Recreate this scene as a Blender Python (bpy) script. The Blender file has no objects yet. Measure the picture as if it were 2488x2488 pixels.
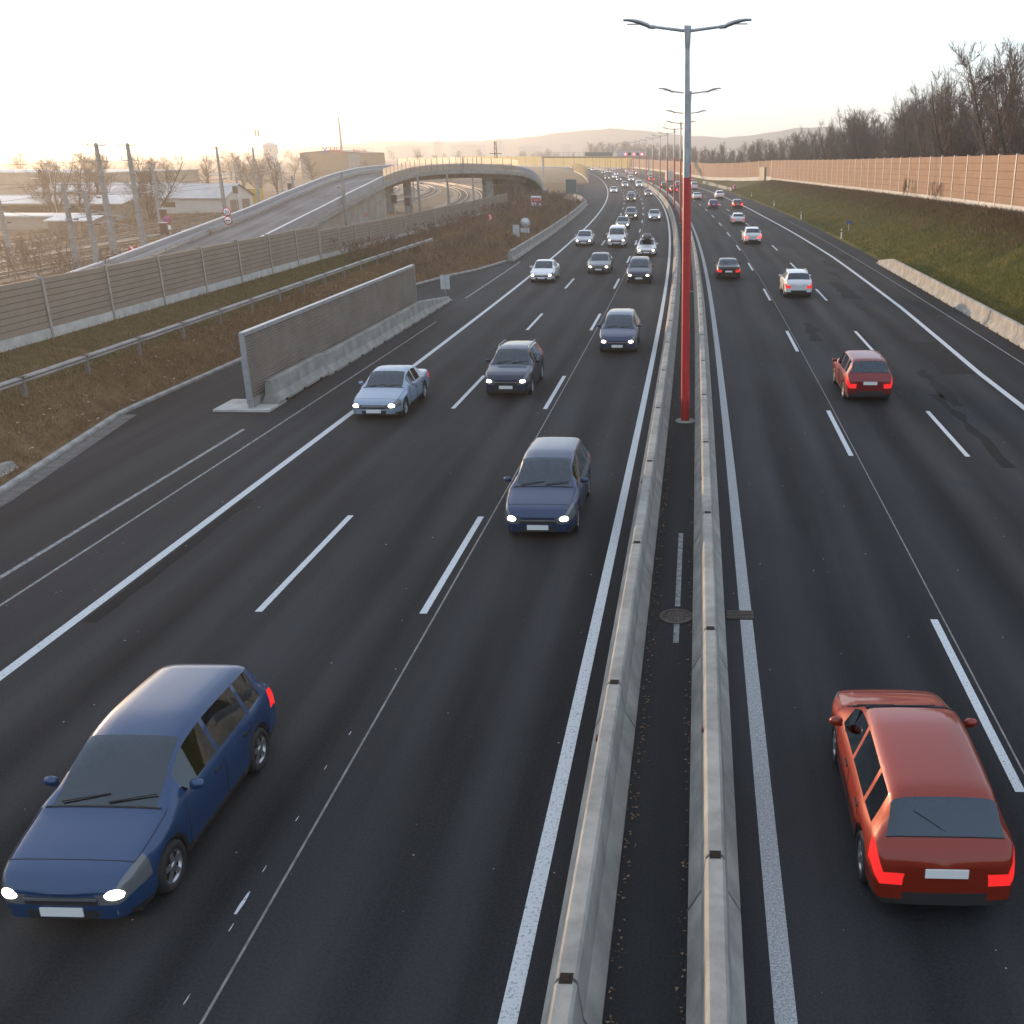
import bpy, bmesh, math, random
import numpy as np
from mathutils import Vector, Matrix
R = math.radians
SC = bpy.context.scene
COL = SC.collection
random.seed(7); rng = np.random.default_rng(7)

# ------------------------------------------------------------------ camera, world, sun, exposure
cam_d = bpy.data.cameras.new('camera'); cam = bpy.data.objects.new('camera', cam_d); COL.objects.link(cam)
cam.location = (0, 0, 9.02); cam.rotation_euler = (R(90 - 19.3256), 0, R(1.6963))
cam_d.lens = 24; cam_d.sensor_width = 24; cam_d.sensor_fit = 'AUTO'; cam_d.shift_x = -0.15457
cam_d.clip_start = 0.2; cam_d.clip_end = 30000
SC.camera = cam
SUN_AZ, SUN_EL = 49.0, 6.0          # degrees left of the road's direction, degrees up
w = bpy.data.worlds.new('World'); SC.world = w; w.use_nodes = True
nt = w.node_tree; nt.nodes.clear()
sky = nt.nodes.new('ShaderNodeTexSky'); sky.sky_type = 'NISHITA'; sky.sun_disc = False
sky.sun_elevation = R(SUN_EL); sky.sun_rotation = R(-SUN_AZ); sky.air_density = 1.0; sky.dust_density = 1.2; sky.ozone_density = 2.5; sky.altitude = 200
bg = nt.nodes.new('ShaderNodeBackground'); bg.inputs[1].default_value = 0.11
wo = nt.nodes.new('ShaderNodeOutputWorld')
veil = nt.nodes.new('ShaderNodeMix'); veil.data_type = 'RGBA'; veil.blend_type = 'ADD'; veil.inputs[0].default_value = 1.0
veil.inputs[7].default_value = (4.4, 4.75, 5.35, 1)      # thin high cloud that whitens the whole evening sky
nt.links.new(sky.outputs[0], veil.inputs[6]); nt.links.new(veil.outputs[2], bg.inputs[0]); nt.links.new(bg.outputs[0], wo.inputs[0])
sd = bpy.data.lights.new('sun', 'SUN'); sun = bpy.data.objects.new('sun', sd); COL.objects.link(sun)
sd.energy = 4.4; sd.angle = R(0.6); sd.color = (1.0, 0.67, 0.40)
to_sun = Vector((-math.sin(R(SUN_AZ)) * math.cos(R(SUN_EL)), math.cos(R(SUN_AZ)) * math.cos(R(SUN_EL)), math.sin(R(SUN_EL))))
sun.rotation_euler = to_sun.to_track_quat('Z', 'Y').to_euler(); sun.location = (-40, 40, 30)
SC.view_settings.view_transform = 'Standard'; SC.view_settings.look = 'None'; SC.view_settings.gamma = 1
SC.view_settings.exposure = 0.68
SC.cycles.use_denoising = True
SC.cycles.max_bounces = 4; SC.cycles.diffuse_bounces = 2; SC.cycles.glossy_bounces = 2; SC.cycles.transmission_bounces = 2
SC.cycles.use_adaptive_sampling = True; SC.cycles.adaptive_threshold = 0.02
SC.cycles.volume_bounces = 0; SC.cycles.transparent_max_bounces = 8

# ------------------------------------------------------------------ materials
MATS = {}
def mat(name, c, rough=0.7, metal=0.0, c2=None, scale=3.0, detail=5, bump=0.0, bscale=None, coord='Object', stretch=None, emit=None, estr=1.0, spec=0.5, coat=0.0, island=None, trans=0.0):
    if name in MATS: return MATS[name]
    m = bpy.data.materials.new(name); m.use_nodes = True; n = m.node_tree; b = n.nodes['Principled BSDF']
    b.inputs['Base Color'].default_value = (*c, 1); b.inputs['Roughness'].default_value = rough; b.inputs['Metallic'].default_value = metal
    b.inputs['Specular IOR Level'].default_value = spec if rough < .8 else min(spec, .1)
    if coat: b.inputs['Coat Weight'].default_value = coat; b.inputs['Coat Roughness'].default_value = 0.04
    if emit: b.inputs['Emission Color'].default_value = (*emit, 1); b.inputs['Emission Strength'].default_value = estr; m.cycles.emission_sampling = 'NONE'
    tc = mp = None
    if c2 or bump:
        tc = n.nodes.new('ShaderNodeTexCoord'); mp = n.nodes.new('ShaderNodeMapping')
        if stretch: mp.inputs['Scale'].default_value = stretch
        n.links.new(tc.outputs[coord], mp.inputs[0])
    if c2:
        t = n.nodes.new('ShaderNodeTexNoise'); t.inputs['Scale'].default_value = scale; t.inputs['Detail'].default_value = detail; t.inputs['Roughness'].default_value = 0.65
        n.links.new(mp.outputs[0], t.inputs['Vector'])
        cr = n.nodes.new('ShaderNodeValToRGB'); cr.color_ramp.elements[0].color = (*c, 1); cr.color_ramp.elements[1].color = (*c2, 1)
        cr.color_ramp.elements[0].position = 0.36; cr.color_ramp.elements[1].position = 0.66
        n.links.new(t.outputs['Fac'], cr.inputs[0]); out = cr.outputs[0]
        if island:
            g = n.nodes.new('ShaderNodeNewGeometry'); c3 = n.nodes.new('ShaderNodeValToRGB')
            c3.color_ramp.elements[0].color = (*island[0], 1); c3.color_ramp.elements[1].color = (*island[1], 1)
            n.links.new(g.outputs['Random Per Island'], c3.inputs[0])
            mx = n.nodes.new('ShaderNodeMix'); mx.data_type = 'RGBA'; mx.inputs[0].default_value = 0.55
            n.links.new(out, mx.inputs[6]); n.links.new(c3.outputs[0], mx.inputs[7]); out = mx.outputs[2]
        n.links.new(out, b.inputs['Base Color'])
    if bump:
        t2 = n.nodes.new('ShaderNodeTexNoise'); t2.inputs['Scale'].default_value = bscale or scale * 6; t2.inputs['Detail'].default_value = 4
        n.links.new(mp.outputs[0], t2.inputs['Vector'])
        bp = n.nodes.new('ShaderNodeBump'); bp.inputs['Strength'].default_value = bump; bp.inputs['Distance'].default_value = 0.02
        n.links.new(t2.outputs['Fac'], bp.inputs['Height']); n.links.new(bp.outputs[0], b.inputs['Normal'])
    MATS[name] = m
    return m

M = {}
M['concrete'] = mat('concrete', (0.20, 0.20, 0.188), 0.85, c2=(0.32, 0.315, 0.29), scale=1.6, detail=8, bump=0.25, bscale=40)
M['concrete_dark'] = mat('concrete_dark', (0.20, 0.20, 0.185), 0.88, c2=(0.33, 0.32, 0.30), scale=1.1, detail=8, bump=0.2, bscale=25)
M['plinth'] = mat('plinth_concrete', (0.36, 0.36, 0.34), 0.85, c2=(0.52, 0.51, 0.48), scale=1.3, detail=7, bump=0.15)
M['board'] = mat('board', (0.235, 0.20, 0.165), 0.85, c2=(0.33, 0.29, 0.245), scale=1.2, detail=6, bump=0.2)
M['panel_r'] = mat('wall_panel', (0.33, 0.23, 0.165), 0.85, c2=(0.41, 0.30, 0.22), scale=1.4, detail=6)
M['galv'] = mat('galvanised_steel', (0.29, 0.31, 0.33), 0.5, 0.55, c2=(0.40, 0.42, 0.44), scale=4)
M['old_steel'] = mat('weathered_steel', (0.17, 0.16, 0.155), 0.6, 0.4, c2=(0.28, 0.265, 0.25), scale=2.5, detail=8)
M['post'] = mat('steel_post', (0.30, 0.28, 0.26), 0.55, 0.35, c2=(0.40, 0.37, 0.34), scale=3)
M['red_paint'] = mat('red_pole_paint', (0.46, 0.018, 0.02), 0.45, c2=(0.33, 0.016, 0.018), scale=2.6, detail=9, stretch=(3, 3, .5))
M['black'] = mat('black_rubber', (0.012, 0.012, 0.013), 0.75)
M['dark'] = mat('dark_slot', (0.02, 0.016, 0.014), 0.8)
M['white'] = mat('white_paint', (0.12, 0.125, 0.13), 0.7, c2=(0.47, 0.50, 0.52), scale=24, detail=10)
for _e, _p in zip([n for n in M['white'].node_tree.nodes if n.type == 'VALTORGB'][0].color_ramp.elements, (0.34, 0.47)): _e.position = _p
M['white_old'] = mat('worn_paint', (0.085, 0.09, 0.09), 0.75, c2=(0.30, 0.32, 0.32), scale=7, detail=10)
M['joint'] = mat('joint_seal', (0.11, 0.105, 0.10), 0.7, c2=(0.24, 0.235, 0.22), scale=4, detail=8)
M['tar'] = mat('tar_patch', (0.0105, 0.0108, 0.0118), 0.85, c2=(0.0155, 0.0158, 0.0166), scale=2.5, spec=.1)
M['kerb'] = mat('kerb_stone', (0.22, 0.22, 0.21), 0.85, c2=(0.36, 0.36, 0.35), scale=2.5, detail=7)
M['iron'] = mat('cast_iron', (0.05, 0.042, 0.036), 0.6, 0.6, c2=(0.10, 0.075, 0.06), scale=6)
M['rail'] = mat('rail_steel', (0.30, 0.25, 0.21), 0.3, 0.9)
M['ballast'] = mat('ballast', (0.15, 0.12, 0.095), 0.95, c2=(0.27, 0.225, 0.18), scale=2.2, detail=12, bump=0.6, bscale=14)
M['sleeper'] = mat('sleeper', (0.17, 0.145, 0.12), 0.9)
M['bark'] = mat('bark', (0.060, 0.046, 0.038), 0.9, c2=(0.105, 0.083, 0.068), scale=5)
M['twig'] = mat('twig', (0.105, 0.076, 0.062), 0.9, c2=(0.155, 0.118, 0.095), scale=1.2)
M['twig_red'] = mat('twig_red', (0.15, 0.095, 0.068), 0.9, c2=(0.22, 0.15, 0.105), scale=1.2)
M['mistletoe'] = mat('mistletoe', (0.045, 0.055, 0.018), 0.8, c2=(0.08, 0.085, 0.03), scale=4)
M['insul'] = mat('insulator', (0.07, 0.035, 0.025), 0.35)
M['sign_red'] = mat('sign_red', (0.58, 0.03, 0.03), 0.5)
M['sign_blue'] = mat('sign_blue', (0.03, 0.07, 0.30), 0.5)
M['sign_white'] = mat('sign_white', (0.75, 0.76, 0.76), 0.5)
M['sign_back'] = mat('sign_back', (0.42, 0.44, 0.45), 0.5, 0.3, c2=(0.50, 0.52, 0.53), scale=2)
M['sign_green'] = mat('green_sheet', (0.10, 0.15, 0.14), 0.5, 0.3)
M['ink'] = mat('ink', (0.02, 0.02, 0.022), 0.6)
M['plate'] = mat('number_plate', (0.66, 0.67, 0.66), 0.5)
M['glass'] = mat('car_glass', (0.012, 0.016, 0.019), 0.05, spec=0.9)
M['chrome'] = mat('rim_alloy', (0.42, 0.43, 0.45), 0.3, 0.85)
M['headlight'] = mat('headlight_lit', (0.9, 0.9, 0.9), 0.2, emit=(1.0, 0.86, 0.66), estr=6.0)
M['headlens'] = mat('headlight_lens', (0.10, 0.11, 0.12), 0.06, 0.1, spec=.8)
M['tail'] = mat('taillight_lit', (0.35, 0.005, 0.006), 0.2, emit=(1.0, 0.03, 0.03), estr=0.5)
M['brake'] = mat('brake_light_lit', (0.5, 0.01, 0.01), 0.2, emit=(1.0, 0.03, 0.035), estr=4.0)
M['led'] = mat('led_red', (0.3, 0.0, 0.01), 0.4, emit=(1.0, 0.05, 0.09), estr=3.5)
M['led_white'] = mat('led_white', (0.6, 0.5, 0.5), 0.4, emit=(1.0, 0.75, 0.75), estr=4.0)

for _n in ('tail', 'brake'):      # lamps shine outwards only, their housings are dark inside
    _t = M[_n].node_tree; _b = _t.nodes['Principled BSDF']; _g = _t.nodes.new('ShaderNodeNewGeometry'); _m = _t.nodes.new('ShaderNodeMath'); _m.operation = 'MULTIPLY_ADD'
    _e = _b.inputs['Emission Strength'].default_value; _m.inputs[1].default_value = -_e; _m.inputs[2].default_value = _e
    _t.links.new(_g.outputs['Backfacing'], _m.inputs[0]); _t.links.new(_m.outputs[0], _b.inputs['Emission Strength'])
    _c = _b.inputs['Base Color'].default_value[:]; _x = _t.nodes.new('ShaderNodeMix'); _x.data_type = 'RGBA'; _x.inputs[6].default_value = _c; _x.inputs[7].default_value = (.015, .015, .015, 1)
    _t.links.new(_g.outputs['Backfacing'], _x.inputs[0]); _t.links.new(_x.outputs[2], _b.inputs['Base Color'])
def glass_mat():
    m = bpy.data.materials.new('tinted_glass'); m.use_nodes = True; n = m.node_tree; n.nodes.clear(); out = n.nodes.new('ShaderNodeOutputMaterial')
    t = n.nodes.new('ShaderNodeBsdfTransparent'); t.inputs[0].default_value = (.30, .36, .38, 1); g = n.nodes.new('ShaderNodeBsdfGlossy'); g.inputs['Roughness'].default_value = .02; g.inputs[0].default_value = (.72, .86, 1, 1)
    f = n.nodes.new('ShaderNodeFresnel'); f.inputs[0].default_value = 1.85; mx = n.nodes.new('ShaderNodeMixShader')
    n.links.new(f.outputs[0], mx.inputs[0]); n.links.new(t.outputs[0], mx.inputs[1]); n.links.new(g.outputs[0], mx.inputs[2]); n.links.new(mx.outputs[0], out.inputs[0]); return m
M['tint'] = glass_mat()
M['cabin'] = mat('cabin_dark', (0.018, 0.018, 0.02), 0.85)
M['seat'] = mat('seat_cloth', (0.035, 0.035, 0.038), 0.9, c2=(0.06, 0.06, 0.065), scale=8)
def paint(name, c, metal=0.2, rough=0.4):
    return mat('paint_' + name, c, rough, metal, coat=0.75, spec=.25)
PAINT = {k: paint(k, v) for k, v in dict(white=(0.60, 0.61, 0.62), silver=(0.32, 0.34, 0.36), grey=(0.085, 0.092, 0.10), dark=(0.022, 0.024, 0.028), black=(0.008, 0.0085, 0.010),
         navy=(0.007, 0.016, 0.045), deepblue=(0.008, 0.028, 0.080), blue=(0.010, 0.042, 0.115), blue2=(0.012, 0.022, 0.13), red=(0.16, 0.008, 0.010), orange=(0.20, 0.017, 0.005), brown=(0.035, 0.027, 0.024), paleblue=(0.20, 0.27, 0.36), maroon=(0.10, 0.012, 0.02), cream=(0.50, 0.47, 0.42)).items()}

# asphalt: colour from the lane position (u across, v along), wheel tracks and stretched grain
def asphalt(name, base, tracks):
    m = bpy.data.materials.new(name); m.use_nodes = True; n = m.node_tree; b = n.nodes['Principled BSDF']
    uv = n.nodes.new('ShaderNodeUVMap'); sep = n.nodes.new('ShaderNodeSeparateXYZ'); n.links.new(uv.outputs[0], sep.inputs[0])
    def noise(sc3, scale, detail):
        mp = n.nodes.new('ShaderNodeMapping'); mp.inputs['Scale'].default_value = sc3; n.links.new(uv.outputs[0], mp.inputs[0])
        t = n.nodes.new('ShaderNodeTexNoise'); t.inputs['Scale'].default_value = scale; t.inputs['Detail'].default_value = detail; n.links.new(mp.outputs[0], t.inputs['Vector']); return t.outputs['Fac']
    def mth(op, a, bb):
        q = n.nodes.new('ShaderNodeMath'); q.operation = op
        for i, v in enumerate((a, bb)):
            if isinstance(v, (int, float)): q.inputs[i].default_value = v
            else: n.links.new(v, q.inputs[i])
        return q.outputs[0]
    f = noise((1, 0.045, 1), 1.1, 6)          # long streaks
    g = noise((1, 1, 1), 26, 6)               # grain
    p = noise((1, 0.35, 1), 0.28, 5)          # large patches
    v = mth('ADD', mth('MULTIPLY', mth('SUBTRACT', f, 0.5), 1.7), mth('MULTIPLY', mth('SUBTRACT', p, 0.5), 1.3))
    v = mth('ADD', v, mth('MULTIPLY', mth('SUBTRACT', g, 0.5), 1.3))
    # worn wheel tracks: a soft wave across each lane
    tr = None
    cr = n.nodes.new('ShaderNodeValToRGB'); cr.color_ramp.interpolation = 'EASE'
    u01 = mth('DIVIDE', mth('ADD', sep.outputs[0], 24.0), 48.0); n.links.new(u01, cr.inputs[0])
    els = cr.color_ramp.elements
    pts = tracks
    els[0].position = 0; els[0].color = (0.5, 0.5, 0.5, 1); els[1].position = 1; els[1].color = (0.5, 0.5, 0.5, 1)
    for o, val in pts:
        e = els.new((o + 24) / 48); e.color = (val, val, val, 1)
    sep2 = n.nodes.new('ShaderNodeSeparateColor'); n.links.new(cr.outputs[0], sep2.inputs[0])
    v = mth('ADD', v, mth('MULTIPLY', mth('SUBTRACT', sep2.outputs[0], 0.5), 1.7))
    v = mth('MULTIPLY', mth('MAXIMUM', mth('ADD', v, 1.0), 0.25), 1.0)
    vm = n.nodes.new('ShaderNodeVectorMath'); vm.operation = 'SCALE'; vm.inputs[0].default_value = base; n.links.new(v, vm.inputs['Scale'])
    n.links.new(vm.outputs[0], b.inputs['Base Color']); b.inputs['Roughness'].default_value = 0.72; b.inputs['Specular IOR Level'].default_value = 0.05
    g2 = noise((1, 1, 1), 28, 4)
    bp = n.nodes.new('ShaderNodeBump'); bp.inputs['Strength'].default_value = 0.5; bp.inputs['Distance'].default_value = 0.012
    n.links.new(g2, bp.inputs['Height']); n.links.new(bp.outputs[0], b.inputs['Normal'])
    return m
trk = []
for a, b_ in ((-12.7, -9.12), (-9.12, -5.67), (-5.67, -2.04), (1.02, 4.86), (4.86, 8.52), (8.52, 12.5)):
    c = (a + b_) / 2; trk += [(c - 0.85, 0.72), (c, 0.40), (c + 0.85, 0.72), (b_ - 0.35, 0.42)]
M['asphalt'] = asphalt('asphalt', (0.0230, 0.0238, 0.0256), trk[:26])
M['asphalt2'] = asphalt('asphalt_ramp', (0.15, 0.148, 0.15), [(0, 0.5)])

# ------------------------------------------------------------------ object helpers
def tag(o, label=None, cat=None, group=None, kind=None):
    if label: o['label'] = label
    if cat: o['category'] = cat
    if group: o['group'] = group
    if kind: o['kind'] = kind
    return o
def empty(name, loc=(0, 0, 0), rz=0.0):
    o = bpy.data.objects.new(name, None); COL.objects.link(o); o.location = loc; o.rotation_euler = (0, 0, rz); o.empty_display_size = 0.3
    return o
def link(name, me, parent=None, loc=(0, 0, 0), rz=0.0):
    o = bpy.data.objects.new(name, me); COL.objects.link(o); o.location = loc; o.rotation_euler = (0, 0, rz)
    if parent: o.parent = parent
    return o
class MB:
    """collects boxes, tubes and quads with material indices into one mesh"""
    def __init__(s): s.v = []; s.f = []; s.m = []; s.sm = []; s.uv = None
    def add(s, vs, fs, m=0, smooth=False):
        b = len(s.v); s.v += [tuple(p) for p in vs]
        for f in fs: s.f.append([b + i for i in f]); s.m.append(m); s.sm.append(smooth)
        return s
    def box(s, x0, x1, y0, y1, z0, z1, m=0, mtx=None):
        vs = [(x0, y0, z0), (x1, y0, z0), (x1, y1, z0), (x0, y1, z0), (x0, y0, z1), (x1, y0, z1), (x1, y1, z1), (x0, y1, z1)]
        if mtx: vs = [tuple(mtx @ Vector(p)) for p in vs]
        return s.add(vs, [(0, 3, 2, 1), (4, 5, 6, 7), (0, 1, 5, 4), (1, 2, 6, 5), (2, 3, 7, 6), (3, 0, 4, 7)], m)
    def tube(s, p0, p1, r0, r1=None, n=8, m=0, cap=True, smooth=True):
        r1 = r0 if r1 is None else r1
        p0 = Vector(p0); p1 = Vector(p1); d = (p1 - p0)
        if d.length < 1e-6: return s
        d.normalize(); a = d.orthogonal().normalized(); b = d.cross(a)
        vs = []
        for p, r in ((p0, r0), (p1, r1)):
            for i in range(n):
                t = 2 * math.pi * i / n; vs.append(p + a * (r * math.cos(t)) + b * (r * math.sin(t)))
        fs = [(i, (i + 1) % n, n + (i + 1) % n, n + i) for i in range(n)]
        s.add(vs, fs, m, smooth)
        if cap: s.add(vs[:n], [tuple(range(n))[::-1]], m); s.add(vs[n:], [tuple(range(n))], m)
        return s
    def path(s, pts, r, n=6, m=0):
        for a, b in zip(pts[:-1], pts[1:]): s.tube(a, b, r, r, n, m, cap=False)
        return s
    def lathe(s, prof, n=20, m=0, mtx=None, smooth=True):
        vs = []
        for r, z in prof:
            for i in range(n):
                t = 2 * math.pi * i / n; vs.append((r * math.cos(t), r * math.sin(t), z))
        if mtx: vs = [tuple(mtx @ Vector(p)) for p in vs]
        fs = []
        for k in range(len(prof) - 1):
            for i in range(n): fs.append((k * n + i, k * n + (i + 1) % n, (k + 1) * n + (i + 1) % n, (k + 1) * n + i))
        return s.add(vs, fs, m, smooth)
    def prism(s, prof, y0, y1, m=0):
        """closed profile of (x, z) run along y"""
        n = len(prof); vs = [(x, y0, z) for x, z in prof] + [(x, y1, z) for x, z in prof]
        fs = [((i + 1) % n, i, n + i, n + (i + 1) % n) for i in range(n)] + [tuple(range(n)), tuple(range(n, 2 * n))[::-1]]
        return s.add(vs, fs, m)
    def mesh(s, name, mats):
        me = bpy.data.meshes.new(name); me.from_pydata(s.v, [], s.f)
        for q in (mats if isinstance(mats, (list, tuple)) else [mats]): me.materials.append(q)
        me.polygons.foreach_set('material_index', s.m); me.polygons.foreach_set('use_smooth', s.sm); me.update()
        return me
    def build(s, name, mats, parent=None, loc=(0, 0, 0), rz=0.0):
        return link(name, s.mesh(name, mats), parent, loc, rz)
def fix_normals(me):
    bm = bmesh.new(); bm.from_mesh(me); bmesh.ops.recalc_face_normals(bm, faces=bm.faces); bm.to_mesh(me); bm.free(); return me
def copy_tree(o, parent=None):
    c = o.copy(); COL.objects.link(c); c.parent = parent
    for ch in o.children: copy_tree(ch, c)
    return c
def tri_soup(name, V, F, m, parent=None, smooth=False):
    me = bpy.data.meshes.new(name); V = np.asarray(V, np.float32); F = np.asarray(F, np.int32)
    me.vertices.add(len(V)); me.vertices.foreach_set('co', V.ravel()); k = F.shape[1]
    me.loops.add(F.size); me.loops.foreach_set('vertex_index', F.ravel())
    me.polygons.add(len(F)); me.polygons.foreach_set('loop_start', np.arange(0, F.size, k, dtype=np.int32))
    me.polygons.foreach_set('loop_total', np.full(len(F), k, np.int32))
    if smooth: me.polygons.foreach_set('use_smooth', np.ones(len(F), bool))
    me.materials.append(m); me.update(calc_edges=True); me.validate()
    return link(name, me, parent)
_on = ['first', 'second', 'third', 'fourth', 'fifth', 'sixth', 'seventh', 'eighth', 'ninth', 'tenth', 'eleventh', 'twelfth', 'thirteenth', 'fourteenth', 'fifteenth', 'sixteenth', 'seventeenth', 'eighteenth', 'nineteenth']
_te = ['twent', 'thirt', 'fort', 'fift', 'sixt', 'sevent', 'eight', 'ninet']
ORD = list(_on)
for _t in _te: ORD += [_t + 'ieth'] + [_t + 'y-' + _o for _o in _on[:9]]
ORD[0] = 'nearest'

def text_mesh(txt, size):
    cu = bpy.data.curves.new('lettering', 'FONT'); cu.body = txt; cu.size = size; cu.align_x = 'CENTER'; cu.align_y = 'CENTER'; cu.extrude = 0.004
    o = bpy.data.objects.new('lettering', cu); COL.objects.link(o)
    dg = bpy.context.evaluated_depsgraph_get(); me = bpy.data.meshes.new_from_object(o.evaluated_get(dg))
    bpy.data.objects.remove(o); bpy.data.curves.remove(cu); return me
def lettering(txt, size, m, parent, loc, rot):
    me = text_mesh(txt, size); me.materials.clear(); me.materials.append(m)
    o = link('lettering', me, parent, loc); o.rotation_euler = rot; return o

# ------------------------------------------------------------------ the motorway's line: curvature along its length
_k = np.array([-20, 0, 40, 80, 120, 160, 200, 250, 300, 370, 450, 540, 600, 680, 800, 1000])
_c = np.array([.147, .147, .167, .376, .387, .418, .418, .360, .275, .239, .241, .241, .5, .9, 1.1, 1.1]) * 1e-3
_s = np.arange(-20, 1000, 0.5)
_th = np.cumsum(np.interp(_s, _k, _c) * 0.5); _th -= np.interp(0, _s, _th)
_x = np.cumsum(-np.sin(_th) * 0.5); _x -= np.interp(0, _s, _x)
_y = np.cumsum(np.cos(_th) * 0.5); _y -= np.interp(0, _s, _y)
def head(s): return float(np.interp(s, _s, _th))
def fr(s, o, z=0.0):
    t = head(s); return (float(np.interp(s, _s, _x)) + o * math.cos(t), float(np.interp(s, _s, _y)) + o * math.sin(t), z)
def strip(name, ss, edges, m, parent=None, uv=True):
    """sheet along the road: edges = list of functions s -> (offset, height)"""
    V = []; UV = []; ne = len(edges)
    for s in ss:
        for e in edges:
            o, z = e(s); V.append(fr(s, o, z)); UV.append((o, s))
    F = []
    for i in range(len(ss) - 1):
        for j in range(ne - 1):
            a = i * ne + j; F.append((a, a + 1, a + ne + 1, a + ne))
    me = bpy.data.meshes.new(name); me.from_pydata(V, [], F); me.materials.append(m)
    if uv:
        l = me.uv_layers.new(name='UVMap')
        for lp in me.loops: l.data[lp.index].uv = UV[lp.vertex_index]
    for p in me.polygons: p.use_smooth = True
    me.update()
    return link(name, me, parent)
def pl(pts):
    a = np.array(pts, float)
    return lambda s: tuple(float(np.interp(s, a[:, 0], a[:, k])) for k in range(1, a.shape[1]))
def frange(a, b, d): return list(np.arange(a, b + d * 0.5, d))
# ------------------------------------------------------------------ ground, road, markings
ground_m = mat('ground_earth', (0.105, 0.080, 0.055), 0.95, c2=(0.17, 0.135, 0.09), scale=0.09, detail=12, bump=0.4, bscale=3)
g = MB().add([(-14000, -3000, -0.16), (14000, -3000, -0.16), (14000, 16000, -0.16), (-14000, 16000, -0.16)], [(0, 1, 2, 3)]).build('ground', ground_m)
tag(g, kind='structure')
OL = pl([(-20, -19.1), (20, -19.1), (26, -19.35), (36, -21.0), (46, -20.9), (70, -20.35), (75, -20.05), (80.5, -18.95), (85.3, -17.45), (92.7, -16.2), (195, -16.3), (215, -17.8), (231, -19.6), (262, -20.3), (320, -21.6), (335, -17.5), (1000, -17.5)])
ss = sorted(set(frange(-18, 120, 2) + frange(120, 980, 6) + [26, 36, 75, 80.5, 85.3, 92.7]))
road = strip('road', ss, [lambda s: (OL(s)[0], 0), lambda s: (-12.7, 0), lambda s: (-2, 0), lambda s: (1, 0), lambda s: (12.5, 0), lambda s: (16.6, 0)], M['asphalt'])
tag(road, kind='structure')
def line(name, o, wd, s0, s1, m, z=0.004, step=4):
    f = o if callable(o) else (lambda s: o)
    return strip(name, frange(s0, s1, step), [lambda s: (f(s) - wd / 2, z), lambda s: (f(s) + wd / 2, z)], m, road)
line('edge_line', -2.04, 0.21, 4, 900, M['white']); line('edge_line', -12.70, 0.22, 4, 900, M['white'])
r0m = mat('worn_edge_paint', (0.13, 0.14, 0.145), 0.7, c2=(0.42, 0.44, 0.45), scale=45, detail=8)
line('edge_line', 1.02, 0.25, 4, 900, r0m)
R3 = pl([(0, 12.3), (44, 12.25), (64, 12.7), (96, 12.95), (122, 12.8), (160, 12.45), (200, 12.5), (900, 12.6)])
line('edge_line', lambda s: R3(s)[0], 0.25, 20, 900, M['white'])
line('faded_line', -15.67, 0.13, 6, 36, M['white_old']); line('faded_line', -14.7, 0.07, 6, 60, M['white_old']); line('faded_line', -15.1, 0.12, 68, 92, M['white_old'])
line('faded_line', 14.8, 0.07, 30, 150, M['white_old']); 
line('road_joint', -5.40, 0.035, 3, 420, M['joint'], z=0.003); line('road_joint', 5.06, 0.03, 3, 420, M['joint'], z=0.003)
dash_cache = {}
for o, s0 in ((-5.67, 19.2), (-9.12, 19.2), (4.86, 13.2), (8.52, 13.2)):
    for k in range(-1, 26 if s0 > 15 else 25):
        s = s0 + 18 * k
        if s < 3: continue
        th = head(s + 3); me = dash_cache.get('d')
        if me is None:
            me = MB().add([(-0.077, 0, 0), (0.077, 0, 0), (0.077, 6, 0), (-0.077, 6, 0)], [(0, 1, 2, 3)]).mesh('lane_dash', M['white']); dash_cache['d'] = me
        link('lane_dash', me, road, fr(s, o, 0.006), th)
# dark repairs in the surface
def patch(pts, m, z=0.003, name='tar_patch'):
    V = [(x, y, z) for x, y in pts]; MB().add(V, [tuple(range(len(V)))]).build(name, m, road)
def ragged(s0, s1, o0, o1, n=9, j=0.12, m=None, nm='tar_patch'):
    p = []
    for i in range(n): t = i / (n - 1); p.append((s0 + (s1 - s0) * t, o0 + random.uniform(-j, j)))
    for i in range(n): t = 1 - i / (n - 1); p.append((s0 + (s1 - s0) * t, o1 + random.uniform(-j, j)))
    patch([fr(a, b)[:2] for a, b in p][::-1], m or M['tar'], name=nm)
ragged(18.6, 26.5, -12.5, -12.2, 12, 0.04)
for s0, s1, o0, o1 in ((68, 77, 9.9, 10.9), (60, 66, 10.1, 10.4), (44, 52, 10.6, 12.1), (52, 58, 5.9, 6.5), (94, 99, 13.6, 14.6), (61, 67, 13.8, 14.6), (38, 45, 9.7, 10.1), (41, 47, 7.2, 8.2), (79, 84, 10.9, 11.3), (88, 93, 11.3, 12.1), (109, 113, 13.7, 14.3), (30, 40, 9.3, 9.7)):
    ragged(s0, s1, o0, o1, 10, 0.18)
for s0, o0, l0, w0 in ((10.3, -5.76, .42, .035), (10.0, -5.71, .14, .010), (8.85, -5.72, .16, .010), (11.1, -5.74, .13, .010), (12.2, -5.71, .12, .010), (13.5, -5.75, .12, .010), (14.5, -5.69, .12, .010)):
    patch([fr(s0 + a, o0 + b + a * .02)[:2] for a, b in ((0, -w0 / 2), (0, w0 / 2), (l0 * .5, w0 * .8), (l0, w0 / 3), (l0, -w0 / 3), (l0 * .4, -w0 * .7))][::-1], M['white'], .005, 'paint_scrape')
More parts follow.
